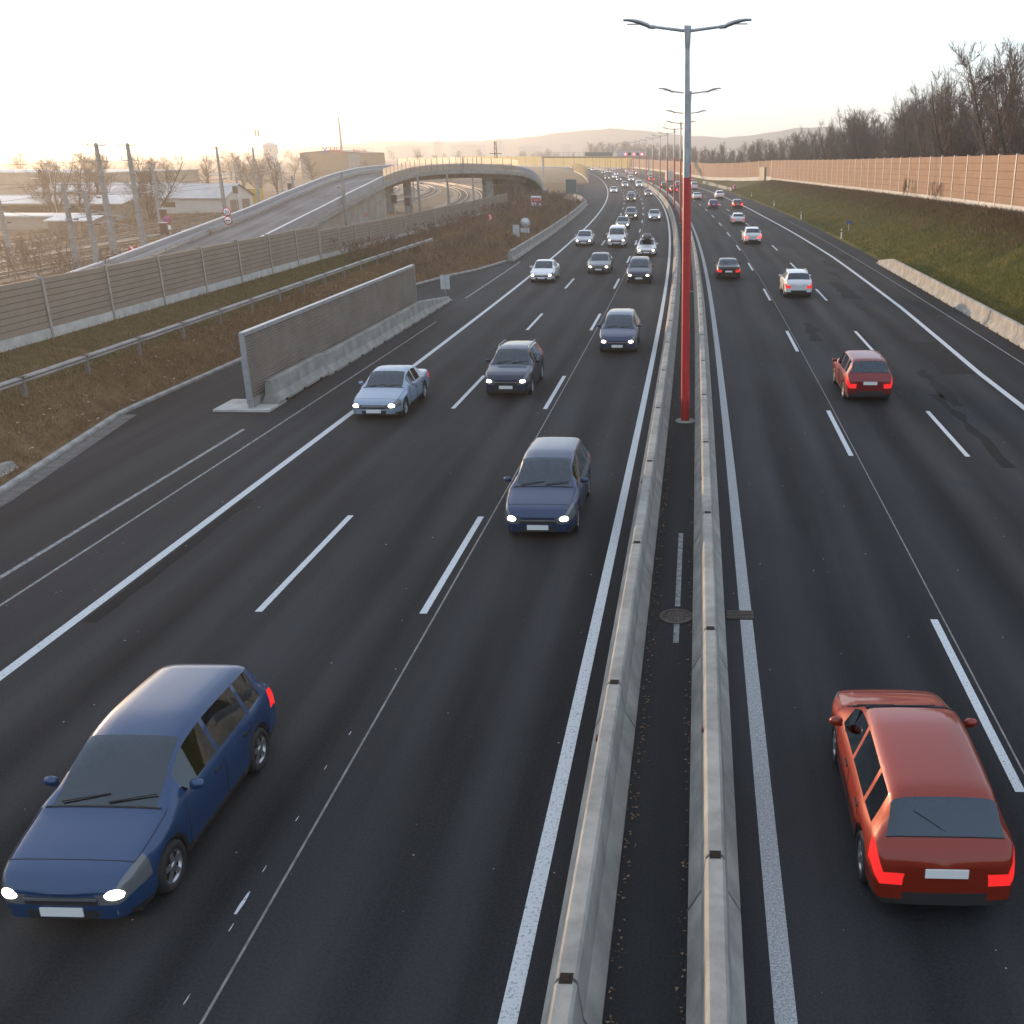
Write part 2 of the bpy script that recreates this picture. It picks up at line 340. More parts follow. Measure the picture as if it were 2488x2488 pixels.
# gutter sheet by the left kerb
gm = mat('gutter_concrete', (0.085, 0.082, 0.08), 0.85, c2=(0.15, 0.145, 0.14), scale=3)
strip('gutter', frange(4, 36, 1), [lambda s: (OL(s)[0] + 0.02, 0.004), lambda s: (OL(s)[0] + 0.55, 0.004)], gm, road)
# kerb stones, one by one along the left edge
kerb = empty('kerb', fr(30, -20)); tag(kerb, kind='structure')
s = 6.0
while s < 92:
    a = fr(s, OL(s)[0] - 0.07); b = fr(s + 0.98, OL(s + 0.98)[0] - 0.07)
    d = math.hypot(b[0] - a[0], b[1] - a[1]); rz = math.atan2(b[1] - a[1], b[0] - a[0])
    if 'k' not in dash_cache:
        dash_cache['k'] = MB().prism([(-0.08, -0.1), (0.08, -0.1), (0.08, 0.09), (0.055, 0.12), (-0.08, 0.125)][::-1], 0, 0.975).mesh('kerb_stone', M['kerb'])
    k = link('kerb_stone', dash_cache['k'], kerb, (0, 0, 0), rz - math.pi / 2)
    k.location = (a[0] - kerb.location.x, a[1] - kerb.location.y, 0)
    s += 0.99
# manhole and drain grate in the median
mh = empty('manhole_cover', fr(19.2, -0.41, 0.004)); tag(mh, 'round rusty manhole cover between the two median barriers', 'manhole')
q = MB(); q.lathe([(0.36, 0), (0.36, 0.012), (0.30, 0.012), (0.30, 0.006), (0.0, 0.006)], 28); q.build('rim', M['iron'], mh)
q = MB()
for i in range(-3, 4):
    for j in range(-3, 4):
        if i * i + j * j < 10: q.box(i * 0.075 - 0.025, i * 0.075 + 0.025, j * 0.075 - 0.025, j * 0.075 + 0.025, 0.006, 0.014)
tag(q.build('cover_plate', M['iron'], mh), kind='stuff')
gr = empty('drain_grate', fr(19.3, 0.9, 0.004)); tag(gr, 'cast iron slotted drain grate beside the right median barrier', 'drain')
MB().box(-0.30, 0.30, -0.22, 0.22, 0, 0.006).build('frame', M['dark'], gr)
gb = MB().box(-0.28, 0.28, -0.02, 0.02, 0.006, 0.018).mesh('bar', M['iron'])
for i in range(6): link('bar', gb, gr, (0, -0.175 + 0.07 * i, 0))
line('median_dash', -0.40, 0.11, 18.0, 18.9, M['white_old'], step=0.9); line('median_dash', -0.40, 0.11, 19.7, 24.1, M['white_old'], step=1.1)

# ------------------------------------------------------------------ embankments
WL = pl([(-10, -26.5, 1.85), (38, -26.8, 1.8), (75, -27.5, 1.6), (95, -28.7, 1.15), (130, -26.8, 1.3), (155, -24.9, 1.5), (200, -26.5, 1.6), (240, -30, 0.6), (300, -34, 0.1), (420, -34, 0.1)])
GL = pl([(-10, -22.7, 1.15), (36, -22.9, 1.15), (75, -23.3, 1.2), (95, -22.6, 1.3), (150, -22.6, 1.5), (200, -23.5, 1.5), (240, -27, 0.7), (300, -31, 0.2), (420, -30, 0.2)])
def left_edges(s):
    o = OL(s)[0]; g_ = GL(s); wl = WL(s)
    return [(o - 0.14, 0.10), (o - 0.5, 0.18), ((o + g_[0]) / 2, (0.2 + g_[1]) / 2 + 0.05), g_, ((g_[0] + wl[0]) / 2, (g_[1] + wl[1]) / 2 + 0.03), (wl[0], wl[1]), (wl[0] - 1.2, wl[1] - 0.15), (wl[0] - 5.0, -0.2)]
def zleft(s, o):
    e = left_edges(s); xs = [-a[0] for a in e]; return float(np.interp(-o, xs, [a[1] for a in e]))
bank_l = mat('bank_litter', (0.070, 0.042, 0.023), 0.95, c2=(0.17, 0.108, 0.058), scale=1.4, detail=12, bump=0.8, bscale=9)
b1 = strip('embankment', frange(-10, 340, 3), [(lambda s, i=i: left_edges(s)[i]) for i in range(8)], bank_l); tag(b1, kind='structure')
ZW = pl([(30, 4.7), (60, 4.5), (92, 4.28), (142, 3.78), (180, 3.35), (261, 2.72), (300, 1.6), (360, 0.5), (1000, 0.35)])
OW = pl([(30, 27.2), (261, 27.2), (275, 25.5), (330, 22.5), (1000, 21.5)])
def right_edges(s):
    z = ZW(s)[0]; o = OW(s)[0]
    return [(16.45, -0.05), (16.75, 0.07), (18.0, 0.16 + z * 0.04), ((18.0 + o) / 2, z * 0.52), (o - 1.2, z - 0.12), (o, z), (o + 3, z), (60, min(z, 2.5)), (180, 1.0)]
def zright(s, o):
    e = right_edges(s); return float(np.interp(o, [a[0] for a in e], [a[1] for a in e]))
bank_r = mat('bank_grass', (0.030, 0.044, 0.006), 0.95, c2=(0.105, 0.078, 0.018), scale=0.35, detail=12, bump=0.8, bscale=7)
b2 = strip('embankment', frange(20, 760, 4), [(lambda s, i=i: right_edges(s)[i]) for i in range(9)], bank_r); tag(b2, kind='structure')

# ------------------------------------------------------------------ concrete safety barriers, segment by segment
PROF = [(-0.33, 0.0), (-0.33, 0.08), (-0.29, 0.15), (-0.17, 0.37), (-0.118, 0.86), (-0.085, 0.90), (0.085, 0.90), (0.118, 0.86), (0.17, 0.37), (0.29, 0.15), (0.33, 0.08), (0.33, 0.0)]
def jersey(L, notch=False, taper=False):
    q = MB(); n = len(PROF); e = 0.02
    ys = [0, e, L - e, L] if not taper else [0, e, L * 0.97, L]
    def ring(y, k):
        h = 1.0
        if taper: h = 1.0 - 0.72 * max(0, (y / L))
        return [(x * (0.985 if k in (0, 3) else 1), y, z * h if z > 0.1 else z * min(1, h + .3)) for x, z in PROF]
    V = []
    for k, y in enumerate(ys): V += ring(y, k)
    F = []
    for k in range(3):
        for i in range(n): F.append((k * n + i, (k + 1) * n + i, (k + 1) * n + (i + 1) % n, k * n + (i + 1) % n))
    F += [tuple(range(n)), tuple(range(3 * n, 4 * n))[::-1]]
    q.add(V, F, 0)
    if notch:
        for t in np.arange(0.6, L - 0.3, 1.9):
            for sx in (-1, 1): q.box(sx * 0.322 - 0.013, sx * 0.322 + 0.013, t, t + 0.28, -0.0, 0.075, 1)
    return fix_normals(q.mesh('barrier_segment', [M['concrete'], M['dark']]))
J633 = jersey(6.285); J633n = jersey(6.285, True); J5n = jersey(5.6, True); Jend = jersey(5.6, True, True)
slot = MB().box(-0.07, 0.07, -0.075, 0.075, 0.895, 0.903).box(-0.03, 0.03, -0.05, 0.05, 0.90, 0.906).mesh('coupling', [M['dark']])
refl = MB().box(-0.012, 0.012, -0.05, 0.05, -0.035, 0.035).mesh('reflector', [mat('reflector_red', (0.10, 0.012, 0.012), 0.4)])
def place(root, name, me, s, o, z=0.0, rz=None, ds=0.0):
    p = fr(s, o, z); c = link(name, me, root, (p[0] - root.location.x, p[1] - root.location.y, p[2] - root.location.z)); c.rotation_euler = (0, 0, head(s + ds) if rz is None else rz); return c
ml = empty('median_barrier', fr(2, -1.33)); tag(ml, 'long pale concrete barrier left of the red lamp post, curving into the distance', 'barrier', 'concrete barriers of the median')
mr = empty('median_barrier', fr(2, 0.25)); tag(mr, 'long pale concrete barrier right of the red lamp post, curving into the distance', 'barrier', 'concrete barriers of the median')
for root, o, s0 in ((ml, -1.33, 8.42 - 6.33 * 2), (mr, 0.25, 10.5 - 6.35 * 2)):
    for k in range(104):
        s = s0 + 6.34 * k
        place(root, 'barrier_segment', J633, s, o, 0, ds=3.1)
        if s < 140: place(root, 'coupling', slot, s - 0.01, o, ds=0)
    for k in range(14):
        s = 13.3 + 12.68 * k if root is ml else 13.6 + 12.7 * k
        place(root, 'reflector', refl, s, o - 0.15, 0.76, ds=0)
rb = empty('concrete_barrier', fr(60, 16.2)); tag(rb, 'sunlit concrete barrier at the foot of the green slope, right of the road', 'barrier')
for k in range(10):
    s = 85.6 - 5.62 * (k + 1); place(rb, 'barrier_segment', J5n, s, 16.25, 0, ds=2.8)
place(rb, 'tapered_end', Jend, 85.6, 16.25, 0, ds=2.8)
rb2 = empty('concrete_barrier', fr(295, 17.6)); tag(rb2, 'distant concrete barrier at the right roadside below the step in the noise wall', 'barrier')
for k in range(11): place(rb2, 'barrier_segment', J633n, 262 + 6.33 * k, 17.7, 0, ds=3)
lb = empty('concrete_barrier', fr(140, -16)); tag(lb, 'curved concrete barrier along the left shoulder below the brown slope', 'barrier')
for k in range(17):
    s = 92.2 + 6.12 * k; place(lb, 'barrier_segment', J633n, s, -16.02, 0, ds=3)
lb2 = empty('concrete_barrier', fr(240, -19)); tag(lb2, 'thin wavy concrete barrier round the far left lay-by', 'barrier')
pts = [(197, -16.1), (206, -16.7), (215.5, -17.6), (224, -18.8), (231.4, -19.6), (246, -20.1), (262, -20.3), (290, -20.9), (318, -21.6)]
for (sa, oa), (sb, ob) in zip(pts[:-1], pts[1:]):
    n = max(1, round((sb - sa) / 6.3))
    for i in range(n):
        s = sa + (sb - sa) * i / n; o = oa + (ob - oa) * i / n
        place(lb2, 'barrier_segment', J633, s, o - 0.2, 0, rz=head(s) + math.atan2(-(ob - oa), sb - sa))
le = empty('concrete_barrier', fr(22, -19.9)); tag(le, 'sloping white concrete barrier end at the left picture edge by the kerb', 'barrier')
ob_ = fix_normals(jersey(5.6, False, True)); place(le, 'tapered_end', ob_, 23.2, -20.0, 0.1, rz=head(24) + R(5)); place(le, 'barrier_segment', J633, 16.85, -19.45, 0.1, rz=head(20) + R(5))

# ------------------------------------------------------------------ noise walls: posts, plinths and boards, bay by bay
def obox(q, a, b, z0a, z1a, z0b, z1b, th, m=0, out=0.0):
    a = Vector((a[0], a[1], 0)); b = Vector((b[0], b[1], 0)); d = (b - a).normalized(); n = Vector((-d.y, d.x, 0))
    V = []
    for p, z0, z1 in ((a, z0a, z1a), (b, z0b, z1b)):
        for sgn in (-1, 1):
            for z in (z0, z1): pp = p + n * (sgn * th / 2 + out); V.append((pp.x, pp.y, z))
    q.add(V, [(0, 1, 3, 2), (4, 6, 7, 5), (0, 4, 5, 1), (2, 3, 7, 6), (1, 5, 7, 3), (0, 2, 6, 4)], m)
def noise_wall(name, label, pts, rows, plinth_h, bm, pm, postm, gap=0.03, post=0.16, th=0.14, board='board', group=None):
    root = empty(name, (pts[0][0], pts[0][1], pts[0][2])); tag(root, label, 'noise barrier', group)
    off = Vector(root.location)
    def child(nm, q, m):
        me = fix_normals(q.mesh(nm, m)); me.transform(Matrix.Translation(-off)); return link(nm, me, root)
    for i, (a, b) in enumerate(zip(pts[:-1], pts[1:])):
        za, zb = a[2] + plinth_h, b[2] + plinth_h; ta, tb = a[3], b[3]
        if len(a) > 4: tb = ta + (zb - za)
        q = MB(); obox(q, a, b, a[2] - 0.5, za - 0.01, b[2] - 0.5, zb - 0.01, th + 0.03); child('plinth', q, pm)
        q = MB(); obox(q, a, b, za, ta - 0.03, zb, tb - 0.03, th * 0.55); child('backing', q, mat('joint_backing', (.07, .06, .05), .9))  # backing sheet in a darker tone, showing through the gaps between boards
        for r in range(rows):
            f0, f1 = r / rows, (r + 1) / rows; e = random.uniform(-0.006, 0.006)
            q = MB(); obox(q, a, b, za + (ta - za) * f0 + gap / 2, za + (ta - za) * f1 - gap / 2, zb + (tb - zb) * f0 + gap / 2, zb + (tb - zb) * f1 - gap / 2, th, out=e)
            child(board, q, bm)
    for i, a in enumerate(pts):
        d = Vector((pts[min(i + 1, len(pts) - 1)][0] - pts[max(i - 1, 0)][0], pts[min(i + 1, len(pts) - 1)][1] - pts[max(i - 1, 0)][1], 0)).normalized()
        mtx = Matrix.Translation((a[0], a[1], 0)) @ Matrix.Rotation(math.atan2(d.y, d.x), 4, 'Z')
        q = MB(); h = post / 2; tz = max(a[3], pts[i - 1][3] if i else a[3]) + 0.05; z0 = a[2] - 0.4
        q.box(-h, h, -h - 0.045, -h - 0.015, z0, tz, 0, mtx); q.box(-h, h, h + 0.015, h + 0.045, z0, tz, 0, mtx); q.box(-0.02, 0.02, -h - 0.015, h + 0.015, z0, tz, 0, mtx)
        child('post', q, postm)
    return root
def ribbed(name, c, c2, direction, sc, strength=0.6):
    m = mat(name, c, 0.85, c2=c2, scale=0.9, detail=6, island=(c, c2)); n = m.node_tree; b = n.nodes['Principled BSDF']
    tc = n.nodes.new('ShaderNodeTexCoord'); wv = n.nodes.new('ShaderNodeTexWave'); wv.bands_direction = direction; wv.inputs['Scale'].default_value = sc
    n.links.new(tc.outputs['Object'], wv.inputs['Vector']); bp = n.nodes.new('ShaderNodeBump'); bp.inputs['Strength'].default_value = strength; bp.inputs['Distance'].default_value = 0.03
    n.links.new(wv.outputs['Fac'], bp.inputs['Height']); n.links.new(bp.outputs[0], b.inputs['Normal']); return m
bl_m = ribbed('left_board', (0.215, 0.178, 0.142), (0.29, 0.245, 0.198), 'Y', 3.2)
br_m = ribbed('right_board', (0.225, 0.152, 0.107), (0.295, 0.205, 0.148), 'Z', 3.0)
pts = []
for s in frange(22, 77, 5):
    o, z = WL(s); p = fr(s, o); pts.append((p[0], p[1], z, z + 2.42))
noise_wall('noise_wall', 'near left noise wall of grey-brown boards with a pale plinth, above the guardrail', pts, 8, 0.42, bl_m, M['plinth'], M['post'])
pts = []
for s in frange(77.4, 153, 5.4):
    o, z = WL(s); p = fr(s, o); pts.append((p[0], p[1], z, z + 2.1))
noise_wall('noise_wall', 'lower left noise wall stretch beyond the step, in front of the bridge', pts, 7, 0.38, bl_m, M['plinth'], M['post'])
pts = []
for s in frange(76, 261, 5):
    z = ZW(s)[0]; p = fr(s, 27.2); pts.append((p[0], p[1], z, z + 4.6))
noise_wall('noise_wall', 'tall sunlit tan noise wall on top of the right-hand slope under the trees', pts, 6, 0.55, br_m, M['plinth'], M['galv'])
pts = []
for s in [261.3, 266] + frange(273, 640, 12):
    z = ZW(s)[0]; p = fr(s, OW(s)[0]); pts.append((p[0], p[1], z, z + 4.6 + 0.6 * min(1, (s - 268) / 100)))
noise_wall('noise_wall', 'far right noise wall beyond the step, along the outside of the bend', pts, 4, 0.9, br_m, M['plinth'], M['post'])
ga = empty('wall_gate', (*fr(268.5, 26.0)[:2], 2.3), head(268) + R(6)); tag(ga, 'grey-green service gate in the right noise wall at its step', 'gate'); MB().box(-.12, .02, -2.2, 2.2, 0, 3.4).build('gate_leaf', mat('gate_green', (.05, .065, .06), .6), ga); MB().box(-.16, .03, -2.35, -2.2, 0, 3.5).build('gate_frame', M['post'], ga); MB().box(-.16, .03, 2.2, 2.35, 0, 3.5).build('gate_frame', M['post'], ga)
# amber translucent wall across the far bend
am = bpy.data.materials.new('amber_panel'); am.use_nodes = True; n = am.node_tree; bs = n.nodes['Principled BSDF']; bs.inputs['Base Color'].default_value = (0.80, 0.52, 0.16, 1); bs.inputs['Roughness'].default_value = 0.5
tr = n.nodes.new('ShaderNodeBsdfTranslucent'); tr.inputs[0].default_value = (1.0, 0.80, 0.40, 1); mx = n.nodes.new('ShaderNodeMixShader'); mx.inputs[0].default_value = 0.92
n.links.new(bs.outputs[0], mx.inputs[1]); n.links.new(tr.outputs[0], mx.inputs[2]); n.links.new(mx.outputs[0], n.nodes['Material Output'].inputs[0])
def amber_wall(name, label, pts, h, z0=0.0, plinth=0.7):
    root = empty(name, (pts[0][0], pts[0][1], z0)); tag(root, label, 'noise barrier'); off = Vector(root.location)
    for a, b in zip(pts[:-1], pts[1:]):
        q = MB(); obox(q, a, b, z0 + plinth, z0 + h, z0 + plinth, z0 + h, 0.03); me = fix_normals(q.mesh('panel', am)); me.transform(Matrix.Translation(-off)); link('panel', me, root)
        q = MB(); obox(q, a, b, z0 - 0.6, z0 + plinth - 0.01, z0 - 0.6, z0 + plinth - 0.01, 0.2); me = fix_normals(q.mesh('plinth', M['plinth'])); me.transform(Matrix.Translation(-off)); link('plinth', me, root)
    for a in pts:
        q = MB(); q.box(a[0] - 0.13, a[0] + 0.13, a[1] - 0.13, a[1] + 0.13, z0, z0 + h + 0.08); me = q.mesh('post', M['post']); me.transform(Matrix.Translation(-off)); link('post', me, root)
    return root
a = fr(641, OW(640)[0]); P_ = [(a[0], a[1])]
for i in range(1, 19): P_.append((a[0] - i * 8.4, a[1] + i * 12.5))
amber_wall('amber_wall', 'bright yellow translucent noise wall across the far bend behind the gantry', P_, 6.6)
P_ = [fr(s, -17.8)[:2] for s in frange(338, 560, 9)]
amber_wall('amber_wall', 'short yellow noise wall on the left verge beside the slip road', P_, 4.2, 0.0, 0.4)

# ------------------------------------------------------------------ corrugated screen with its own barrier on the left shoulder
scr = empty('corrugated_screen', fr(48, -16.5)); tag(scr, 'free-standing corrugated metal screen on the left shoulder with a bright top rail', 'screen')
def rel(root, o): o.location = Vector(o.location) - Vector(root.location)
zt, z0 = 2.86, 0.42
for k in range(4):
    s0, s1 = 36.75 + 6.0 * k, 36.75 + 6.0 * (k + 1) - 0.015
    a = fr(s0, -16.5); b = fr(s1, -16.5); L = math.hypot(b[0] - a[0], b[1] - a[1]); rz = math.atan2(b[1] - a[1], b[0] - a[0]) - math.pi / 2
    V = []; nr = 22
    for i in range(nr * 4 + 1):
        z = z0 + (zt - 0.12 - z0) * i / (nr * 4); ph = i % 4
        x = 0.06 if ph in (0, 1) else -0.045
        V += [(x, 0, z), (x, L, z)]
    V += [(-0.05, 0, zt - 0.12), (-0.05, L, zt - 0.12), (-0.05, 0, z0), (-0.05, L, z0)]
    F = [(2 * i, 2 * i + 1, 2 * i + 3, 2 * i + 2) for i in range(nr * 4)] + [(nr * 8 + 2, nr * 8 + 3, nr * 8 + 5, nr * 8 + 4)]
    o = MB().add(V, F).build('corrugated_panel', mat('corrugated_sheet', (0.21, 0.185, 0.16), 0.7, 0.1, c2=(0.28, 0.25, 0.215), scale=0.8), scr, a, rz); rel(scr, o)
    o = MB().box(-0.10, 0.10, 0, L + 0.01, zt - 0.115, zt + 0.03).build('top_rail', M['galv'], scr, a, rz); rel(scr, o)
    o = MB().box(-0.09, 0.06, 0, L, 0.05, z0 - 0.01).build('base_panel', M['concrete_dark'], scr, a, rz); rel(scr, o)
for s in (36.72, 60.77):
    a = fr(s, -16.5); q = MB(); q.box(-0.09, 0.09, -0.08, 0.0, 0.02, zt + 0.02); q.box(-0.13, -0.095, -0.06, -0.02, 0.25, 1.9); o = q.build('end_post', M['galv'], scr, a, head(s)); rel(scr, o)
a = fr(36.6, -16.5); o = MB().box(-1.35, 0.75, -0.15, 1.6, 0.004, 0.09).build('foot_slab', M['plinth'], scr, a, head(37)); rel(scr, o)
sb = empty('concrete_barrier', fr(50, -16.1)); tag(sb, 'short concrete barrier row at the foot of the corrugated screen', 'barrier')
for k in range(4):
    place(sb, 'barrier_segment', J5n, 37.4 + 5.62 * k, -16.05, 0.092 if k == 0 else 0.0, ds=2.8)
place(sb, 'tapered_end', jersey(7.0, True, True), 59.9, -16.05, 0, ds=2.8)
mk = empty('marker_board', fr(66.8, -16.1, 0.28)); tag(mk, 'small pale marker board on the sloping barrier end', 'sign')
MB().box(-0.30, -0.02, -0.015, 0.015, 0.45, 1.35).build('board', M['sign_back'], mk); MB().box(0.02, 0.30, -0.015, 0.015, 0.45, 1.35).build('board', M['sign_back'], mk); MB().tube((0, 0.03, -0.2), (0, 0.03, 1.3), 0.025).build('stake', M['galv'], mk)

# ------------------------------------------------------------------ guardrail on the left bank
gd = empty('guardrail', (*fr(50, -23)[:2], 1.15)); tag(gd, 'weathered steel box-beam guardrail on posts along the left bank', 'guardrail')
pst = MB().box(-0.05, 0.05, -0.075, 0.075, -0.4, 0.62).box(0.055, 0.075, -0.08, -0.05, -0.4, 0.58).mesh('post', M['old_steel'])
beam_prof = [(-0.07, 0.50), (0.02, 0.48), (0.075, 0.53), (0.03, 0.585), (0.03, 0.60), (0.075, 0.655), (0.02, 0.70), (-0.10, 0.715), (-0.16, 0.70), (-0.16, 0.66), (-0.09, 0.66)]
s = 22.0; k = 0
while s < 94:
    o_, z_ = GL(s); p = fr(s, o_, z_); a = link('post', pst, gd, p, head(s)); rel(gd, a)
    o2, z2 = GL(s + 3.9); p2 = fr(s + 3.9, o2, z2); d = Vector(p2) - Vector(p); L = d.length
    if s + 3.9 < 94:
        q = MB().prism(beam_prof, 0.05, L - 0.03); me = fix_normals(q.mesh('beam', M['old_steel'])); c = link('beam', me, gd, p); rel(gd, c); c.rotation_euler = d.to_track_quat('Y', 'Z').to_euler()
        q = MB().box(-0.12, 0.09, -0.12, 0.12, 0.716, 0.73); c = q.build('splice_plate', M['iron'], gd, p2, head(s)); rel(gd, c)
    s += 3.9

# ------------------------------------------------------------------ lamp posts down the median
def lamp_post():
    t = empty('lamp_post')
    MB().tube((0, 0, 0.02), (0, 0, 8.25), 0.155, 0.115, 16).build('red_pole', M['red_paint'], t)
    MB().tube((0, 0, 8.25), (0, 0, 12.2), 0.112, 0.085, 16).build('upper_pole', M['galv'], t)
    q = MB(); q.lathe([(0.085, 12.15), (0.10, 12.25), (0.125, 12.72), (0.13, 12.80), (0.0, 12.82)], 16); q.build('pole_head', M['galv'], t)
    MB().box(-.06, .06, -.158, -.145, .7, 1.25).build('access_door', mat('door_red', (.36, .015, .017), .5), t)
    q = MB(); q.lathe([(0.0, 0.03), (0.34, 0.03), (0.36, 0.0)], 20); q.build('base_ring', M['concrete_dark'], t)
    for sx in (-1, 1):
        MB().tube((sx * 0.1, 0, 12.66), (sx * 1.28, 0, 12.80), 0.05, 0.04, 10).tube((sx * 1.02, 0, 12.765), (sx * 1.25, 0, 12.785), 0.065, 0.06, 10).build('arm', M['galv'], t)
        V = []; n = 9; secs = []
        for i in range(n):
            u = i / (n - 1); x = 1.20 + 0.82 * u; zc = 12.80 + 0.17 * math.sin(u * math.pi * 0.55); wd = 0.05 + 0.13 * math.sin(math.pi * min(1, u * 0.85 + 0.12)); h = 0.035 + 0.05 * (1 - u) * math.sin(math.pi * (u * 0.8 + 0.2))
            secs.append([(sx * x, wd * math.cos(a_), zc + h * math.sin(a_)) for a_ in np.linspace(0, 2 * math.pi, 10, endpoint=False)])
        for sc_ in secs: V += sc_
        F = [(i * 10 + j, i * 10 + (j + 1) % 10, (i + 1) * 10 + (j + 1) % 10, (i + 1) * 10 + j) for i in range(n - 1) for j in range(10)] + [tuple(range(10)), tuple(range((n - 1) * 10, n * 10))]
        me = fix_normals(MB().add(V, F, 0, True).mesh('lamp_head', M['galv'])); lh = link('lamp_head', me, t)
        MB().box(min(sx * 1.35, sx * 1.9), max(sx * 1.35, sx * 1.9), -0.07, 0.07, 12.84, 12.862).build('lens', mat('lamp_lens', (0.35, 0.36, 0.36), 0.3), lh)
    return t
proto = lamp_post()
for k in range(18):
    o = proto if k == 0 else copy_tree(proto)
    s = 35.55 + 36.15 * k; o.location = fr(s, -0.42); o.rotation_euler = (0, 0, head(s))
    tag(o, ('tall double-armed lamp post with a red lower pole, standing nearest in the median' if k == 0 else 'red and grey double-armed median lamp post, %s one from the camera' % ORD[k]), 'lamp post', 'lamp posts along the median')
# ------------------------------------------------------------------ vehicles
def hermite(xs, ys, x):
    xs = np.array(xs); ys = np.array(ys); d = np.diff(ys) / np.diff(xs); m = np.zeros(len(xs)); m[0] = d[0]; m[-1] = d[-1]
    for i in range(1, len(xs) - 1): m[i] = 0 if d[i - 1] * d[i] <= 0 else 2 * d[i - 1] * d[i] / (d[i - 1] + d[i])
    i = int(np.clip(np.searchsorted(xs, x) - 1, 0, len(xs) - 2)); h = xs[i + 1] - xs[i]; t = np.clip((x - xs[i]) / h, 0, 1)
    return float((2*t**3-3*t**2+1)*ys[i] + (t**3-2*t**2+t)*h*m[i] + (-2*t**3+3*t**2)*ys[i+1] + (t**3-t**2)*h*m[i+1])
KINDS = {
 'sedan': dict(L=4.65, W=1.82, rw=0.32, wf=0.92, wr=3.68, belt=(0.86, 0.95), top=[(0, .62), (.12, .72), (.5, .80), (1.25, .93), (1.35, .96), (2.15, 1.40), (2.7, 1.45), (3.2, 1.41), (3.95, 1.06), (4.15, 1.04), (4.55, 1.0), (4.65, .84)], ws=(1.32, 2.12), rwn=(3.28, 3.92), B=2.55, C=3.40, tail=(0.70, 0.90)),
 'hatch': dict(L=4.2, W=1.79, rw=0.32, wf=0.86, wr=3.42, belt=(0.88, 0.98), top=[(0, .62), (.12, .74), (.5, .83), (1.12, .97), (1.22, 1.0), (1.98, 1.43), (2.5, 1.49), (3.3, 1.45), (3.68, 1.38), (4.05, 1.04), (4.15, .98), (4.2, .82)], ws=(1.20, 1.95), rwn=(3.70, 4.02), B=2.40, C=3.25, tail=(0.78, 1.0)),
 'wagon': dict(L=4.7, W=1.82, rw=0.33, wf=0.92, wr=3.72, belt=(0.88, 0.98), top=[(0, .62), (.12, .74), (.5, .83), (1.25, .96), (1.35, .99), (2.12, 1.42), (2.7, 1.48), (3.9, 1.45), (4.2, 1.40), (4.55, 1.04), (4.65, .98), (4.7, .82)], ws=(1.33, 2.08), rwn=(4.22, 4.52), B=2.55, C=3.55, tail=(0.78, 1.0)),
 'suv': dict(L=4.5, W=1.86, rw=0.36, wf=0.88, wr=3.60, belt=(1.02, 1.12), top=[(0, .74), (.1, .90), (.45, 1.0), (1.15, 1.10), (1.25, 1.13), (1.95, 1.60), (2.5, 1.67), (3.6, 1.63), (3.95, 1.57), (4.34, 1.15), (4.44, 1.08), (4.5, .90)], ws=(1.23, 1.93), rwn=(3.97, 4.30), B=2.42, C=3.35, tail=(0.88, 1.12)),
 'mpv': dict(L=4.45, W=1.84, rw=0.33, wf=0.88, wr=3.62, belt=(0.98, 1.06), top=[(0, .66), (.1, .82), (.4, .92), (.98, 1.06), (1.08, 1.10), (2.0, 1.60), (2.6, 1.67), (3.8, 1.63), (4.05, 1.57), (4.32, 1.10), (4.40, 1.04), (4.45, .86)], ws=(1.06, 1.97), rwn=(4.06, 4.28), B=2.45, C=3.45, tail=(0.85, 1.3)),
 'van': dict(L=5.1, W=1.95, rw=0.34, wf=0.95, wr=4.05, belt=(1.12, 1.18), top=[(0, .78), (.08, .98), (.3, 1.08), (.82, 1.20), (.92, 1.25), (1.62, 1.82), (2.0, 1.95), (3.0, 1.98), (4.7, 1.96), (4.98, 1.88), (5.07, 1.2), (5.1, .9)], ws=(.9, 1.58), rwn=(4.985, 5.055), B=2.05, C=2.15, tail=(0.9, 1.5), panel=True),
}
UP_G = [(1.0, 0), (.985, .07), (.93, .45), (.875, .82), (.83, .915), (.72, .97), (.48, .992), (.24, 1.0), (0, 1.0)]
UP_H = [(1.0, 0), (.985, .40), (.95, .66), (.88, .82), (.80, .88), (.66, .93), (.45, .97), (.22, 1.0), (0, 1.0)]
LOW = [(.93, 0), (.975, .16), (.995, .40), (1.0, .62), (.985, .86), (.955, 1.0)]
